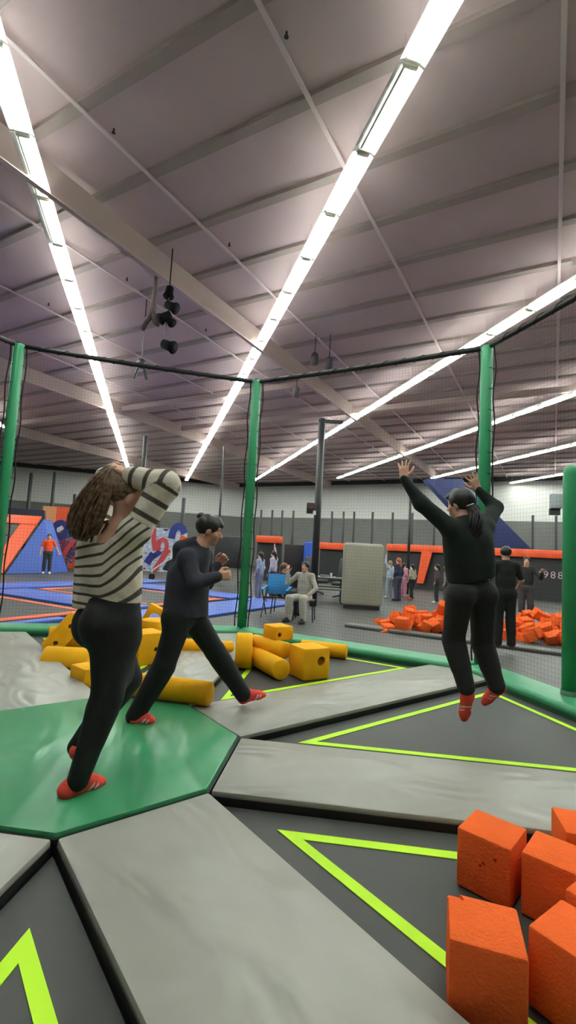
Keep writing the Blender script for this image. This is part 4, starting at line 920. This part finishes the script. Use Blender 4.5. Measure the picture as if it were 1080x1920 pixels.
# ---------------------------------------------------------------- the jumper in dark green
f3 = nrm(-RG*.3+FG*.95)
J3 = joints(dict(pel=(884, 1100, 3.93), chest=(878, 1010, 3.9), neck=(872, 975, 3.9), head=(862, 946, 3.95), lsh=(846, 992, 3.82), lel=(790, 944, 3.86), lwr=(757, 897, 3.92),
    rsh=(908, 990, 3.98), rel=(929, 952, 4.18), rwr=(896, 918, 4.22), lhip=(862, 1115, 3.87), lkn=(850, 1200, 3.98), lan=(874, 1288, 3.86), lhe=(885, 1303, 3.82), lto=(872, 1356, 3.9),
    rhip=(905, 1115, 3.97), rkn=(904, 1205, 4.08), ran=(931, 1286, 3.97), rhe=(949, 1292, 3.93), rto=(906, 1326, 4.0)))
J3['face'] = nrm(-RG*.62+FG*.75-ZZ*.1); J3['hup'] = ZZ-FG*.1; J3['lfu'] = nrm(FG*.9-RG*.3+ZZ*.1); J3['rfu'] = nrm(FG*.7-RG*.4+ZZ*.5)
J3['lhand'] = (nrm(P(757, 868, 3.95)-J3['lwr']), nrm(-FG*.8-RG*.6), 1, .12, .3); J3['rhand'] = (nrm(P(883, 888, 4.22)-J3['rwr']), nrm(-FG), -1, .08, .35)
o3 = dict(org=(2.9, -.2, .1), vox=.007, s=1.0)
b3, fr3, sd3, up3, F3 = person('person', None, J3, o3); org3 = np.array(o3['org'])
tag(b3, 'person in a dark green sweater and black jeans jumping with both arms raised', 'person')
def ex3(V): V.cap(P(862, 1020, 3.87), P(866, 1075, 3.9), .13, .125, .06); V.cap(P(893, 1020, 3.93), P(897, 1075, 3.95), .13, .125, .06)
top(J3, None, mat('dark_green_knit', (21, 31, 26), .9, .1, 8, .35, 14), b3, org3, 'sweater', hem=.07, sl=(.074, .062, .036), chest=(.13, .135), wide=1.42, hemr=.135, neck=.07, extra=ex3, h=.0075, hemn=nrm(-up3+RG*.05))
trousers(J3, None, mat('black_jeans', (25, 25, 27), .8, .12, 7, .3, 16), b3, org3, waist=.115, e=.0, rad=(.112, .088, .072), butt=.095, fr=f3*.5, over=.0, h=.0075, hemr=.07, name='jeans')
T3 = lambda x, y, z: J3['head']+F3@np.array([x, y, z])
Vh = Vol(.007); Vh.ell(T3(0, -.028, .034), F3, np.array([.096, .11, .103]), .03); Vh.cap(T3(0, .03, .11), T3(-.02, .09, .07), .03, .02, .03); Vh.cut_ball(T3(0, .14, -.04), np.array([.105, .1, .12]), F3)
for q in (-1, 1): Vh.cut_ball(T3(q*.09, .005, -.03), np.array([.03, .03, .035]), F3)
Vh.cap(T3(-.02, .08, .07), T3(-.02, .11, .055), .02, .008, .02)
link('hair', Vh.mesh('hair', H_black, org3), b3)
strands([([P(880, 948, 3.87), P(892, 962, 3.82), P(892, 985, 3.78), P(884, 1015, 3.78)], [.03, .05, .055, .03])], H_black, 90, 5, b3, org3, 'ponytail', .005)
mb = MB(); c = P(880, 947, 3.862); mb.tube([c-org3+RG*.03*math.cos(t)+ZZ*.012*math.cos(t)+FG*.03*math.sin(t) for t in np.linspace(0, 2*PI, 15)], .006, 6, cap=False); mb.obj('hair_tie', M_wht, b3, smooth=True)

# ---------------------------------------------------------------- people farther away
def stand(pos, f, h=1.7, la=None, ra=None, stride=0.0, lean=0.0, sit=False):
    """a standing (or seated) figure at pos facing f; la / ra = elbow and wrist in (left-right, forward, up) from the shoulder, metres at 1.7 m"""
    s = h/1.7; f = nrm([f[0], f[1], 0]); r = np.array([f[1], -f[0], 0]); pos = np.asarray(pos, float)
    L = lambda x, y, z: pos+(r*x+f*y+ZZ*z)*s
    J = dict(pel=L(0, lean*.0, .92), chest=L(0, lean*.3, 1.26), neck=L(0, .0+lean*.4, 1.42), head=L(0, .03+lean*.5, 1.57), face=f, hup=ZZ, rsh=L(.165, lean*.36, 1.37), lsh=L(-.165, lean*.36, 1.37))
    for q, s_ in (('r', 1), ('l', -1)):
        a = ra if q == 'r' else la
        a = a or ((s_*.06, -.03, -.27), (s_*.07, .06, -.5)); sh = J[q+'sh']
        J[q+'el'] = sh+(r*a[0][0]+f*a[0][1]+ZZ*a[0][2])*s; J[q+'wr'] = sh+(r*a[1][0]+f*a[1][1]+ZZ*a[1][2])*s
        if sit:
            J[q+'hip'] = L(s_*.09, 0, .5); J[q+'kn'] = L(s_*.16, .42, .5); J[q+'an'] = L(s_*.17, .4, .09); J[q+'he'] = L(s_*.17, .36, 0); J[q+'to'] = L(s_*.19, .62, 0)
        else:
            y = stride*s_; J[q+'hip'] = L(s_*.085, 0, .88); J[q+'kn'] = L(s_*.1, .03+y*.5, .48); J[q+'an'] = L(s_*.11, y, .08); J[q+'he'] = L(s_*.11, y-.05, 0); J[q+'to'] = L(s_*.13, y+.2, 0)
    if sit:
        dz = ZZ*.4*s
        for k in ('pel', 'chest', 'neck', 'head', 'rsh', 'lsh', 'rel', 'lel', 'rwr', 'lwr'): J[k] = J[k]-dz
    return J
def extra_person(label, pos, f, h, mt, mtr, hair, shoe, long_hair=False, short=None, trad=(.088, .062, .052), topname='sweater', **kw):
    J = stand(pos, f, h, **kw); s = h/1.7; o = dict(org=pos, vox=.014, s=s, fine=False, shoemat=shoe, shoename='shoe')
    b, fr, sd, up, F = person('person', None, J, o); org = np.array(pos, float); tag(b, label, 'person')
    top(J, None, mt, b, org, topname, hem=-.0, sl=(.062, .052, .042), chest=(.112, .115), wide=1.38, hemr=.125, neck=.07, sc=s, h=.014, short=short)
    trousers(J, None, mtr, b, org, waist=.05, e=.01, rad=trad, sc=s, h=.014, over=.02)
    V = Vol(.012); T = lambda x, y, z: J['head']+F@np.array([x, y, z])*s
    V.ell(T(0, -.02, .032), F, np.array([.09, .104, .095])*s, .03); V.cut_ball(T(0, .14, -.04), np.array([.12, .1, .12])*s, F)
    if long_hair: V.cap(T(0, -.08, 0), T(0, -.1, -.2), .06*s, .05*s, .03)
    link('hair', V.mesh('hair', hair, org), b); return b
def C_(n, rgb): return mat(n, rgb, .85, .06, 6)
M_wshoe = C_('white_shoe', (206, 206, 204)); M_bshoe = C_('black_shoe', (30, 30, 32))
toC = lambda p: nrm((CP-np.asarray(p))*np.array([1, 1, 0]))
def gz(u, D, z=-.1): p = P(u, 1080, D); p[2] = z; return p
p = gz(86, 19, -.02); extra_person('staff member in a bright orange T-shirt and dark trousers standing at the left', p, toC(p), 1.6, C_('bright_orange_tee', (246, 84, 28)), C_('charcoal_trousers', (58, 58, 60)), H_dark, M_wshoe, short=.75, topname='t_shirt', la=((-.14, .0, -.24), (-.24, .06, -.45)), ra=((.1, .02, -.26), (.12, .08, -.5)))
p = gz(572, 10.6); fs = nrm(toC(p)*.8-RG*.35)
extra_person('man in a grey hoodie and pale trousers sitting, one hand raised to his head', p, fs, 1.72, C_('grey_hoodie', (168, 164, 154)), C_('pale_grey_trousers', (184, 180, 168)), H_dark, M_bshoe, sit=True, topname='hoodie', trad=(.09, .07, .06), ra=((.2, .1, -.2), (.2, .12, .06)), la=((-.14, .08, -.26), (-.04, .26, -.4)))
stool(p-fs*.05, 'dark folding chair under the seated man in the grey hoodie')
p = G(946, 1212, .02); extra_person('person all in black standing with the back turned, right of the jumper', p, nrm(FG+RG*.1), 1.68, C_('black_tee', (30, 31, 31)), C_('black_trousers', (28, 29, 29)), H_black, C_('dark_red_sock', (120, 40, 44)), la=((-.1, .06, -.26), (-.06, .22, -.42)), ra=((.12, .06, -.25), (.1, .2, -.4)), short=.8, topname='t_shirt', trad=(.088, .066, .058))
p = gz(987, 12.3); extra_person('person in a dark top facing the viewer with hands raised, beyond the right pit heap', p, toC(p), 1.72, C_('charcoal_top', (44, 43, 45)), C_('brown_trousers', (72, 64, 66)), H_dark, C_('pink_sock', (190, 92, 104)), ra=((.14, .1, -.2), (.1, .3, -.02)), la=((-.16, .12, -.2), (-.18, .34, -.06)))
kids = [((731, 17.6), 1.38, 'child in a pale blue top at the edge of the beige panel, one arm up', (168, 182, 194), (150, 160, 170), H_blond, M_wshoe, dict(la=((-.1, .05, .22), (-.05, .08, .46)))),
        ((747, 16.6), 1.5, 'child with ginger hair in navy, second from the beige panel', (44, 46, 72), (70, 68, 90), H_ginger, M_bshoe, {}),
        ((757, 18.2), 1.32, 'child in a pink outfit, in the group beside the beige panel', (196, 130, 146), (196, 130, 146), H_dark, C_('pink_shoe', (200, 120, 130)), {}),
        ((773, 17.4), 1.3, 'child in a cream top and black trousers with red socks, right end of the group', (168, 158, 140), (34, 32, 34), H_black, M_sock, dict(stride=.12))]
for (u, D), h, lab, c1, c2, hr, sh, kw in kids:
    p = gz(u, D); extra_person(lab, p, nrm(FG*.5+RG*(.7 if 'pink' in lab else -.4)), h, C_('cloth_%d_%d' % (u, c1[0]), c1), C_('cloth2_%d_%d' % (u, c2[0]), c2), hr, sh, long_hair=True, **kw)
for (u, D), h, lab, c1, c2, hr in (((487, 14.5), 1.45, 'child in a pale blue jacket just right of the centre post', (150, 160, 186), (120, 126, 150), H_dark), ((512, 15.2), 1.5, 'child in a lilac top with one arm up, behind the blue camp chair', (190, 180, 200), (70, 66, 84), H_dark),
        ((838, 15.8), 1.4, 'child in grey with a cream sleeve, half hidden left of the jumping woman', (120, 112, 110), (66, 62, 64), H_dark), ((820, 16.5), 1.35, 'child in dark plum clothes left of the jumping woman', (84, 62, 70), (56, 52, 56), H_black)):
    p = gz(u, D); extra_person(lab, p, nrm(-RG*.6+FG*.3), h, C_('cloth3_%d' % u, c1), C_('cloth4_%d' % u, c2), hr, M_wshoe, long_hair=True, ra=((.12, .1, .2), (.1, .14, .44)) if 'arm up' in lab else None)
p = gz(531, 11.6); extra_person('person with brown hair in dark clothes sitting behind the blue camp chair', p, nrm(-FG*.2+RG), 1.6, C_('maroon_black', (48, 34, 34)), C_('black_trousers', (28, 29, 29)), H_brown, M_bshoe, sit=True, long_hair=True); stool(p, 'dark folding chair under the brown haired person behind the camp chair')
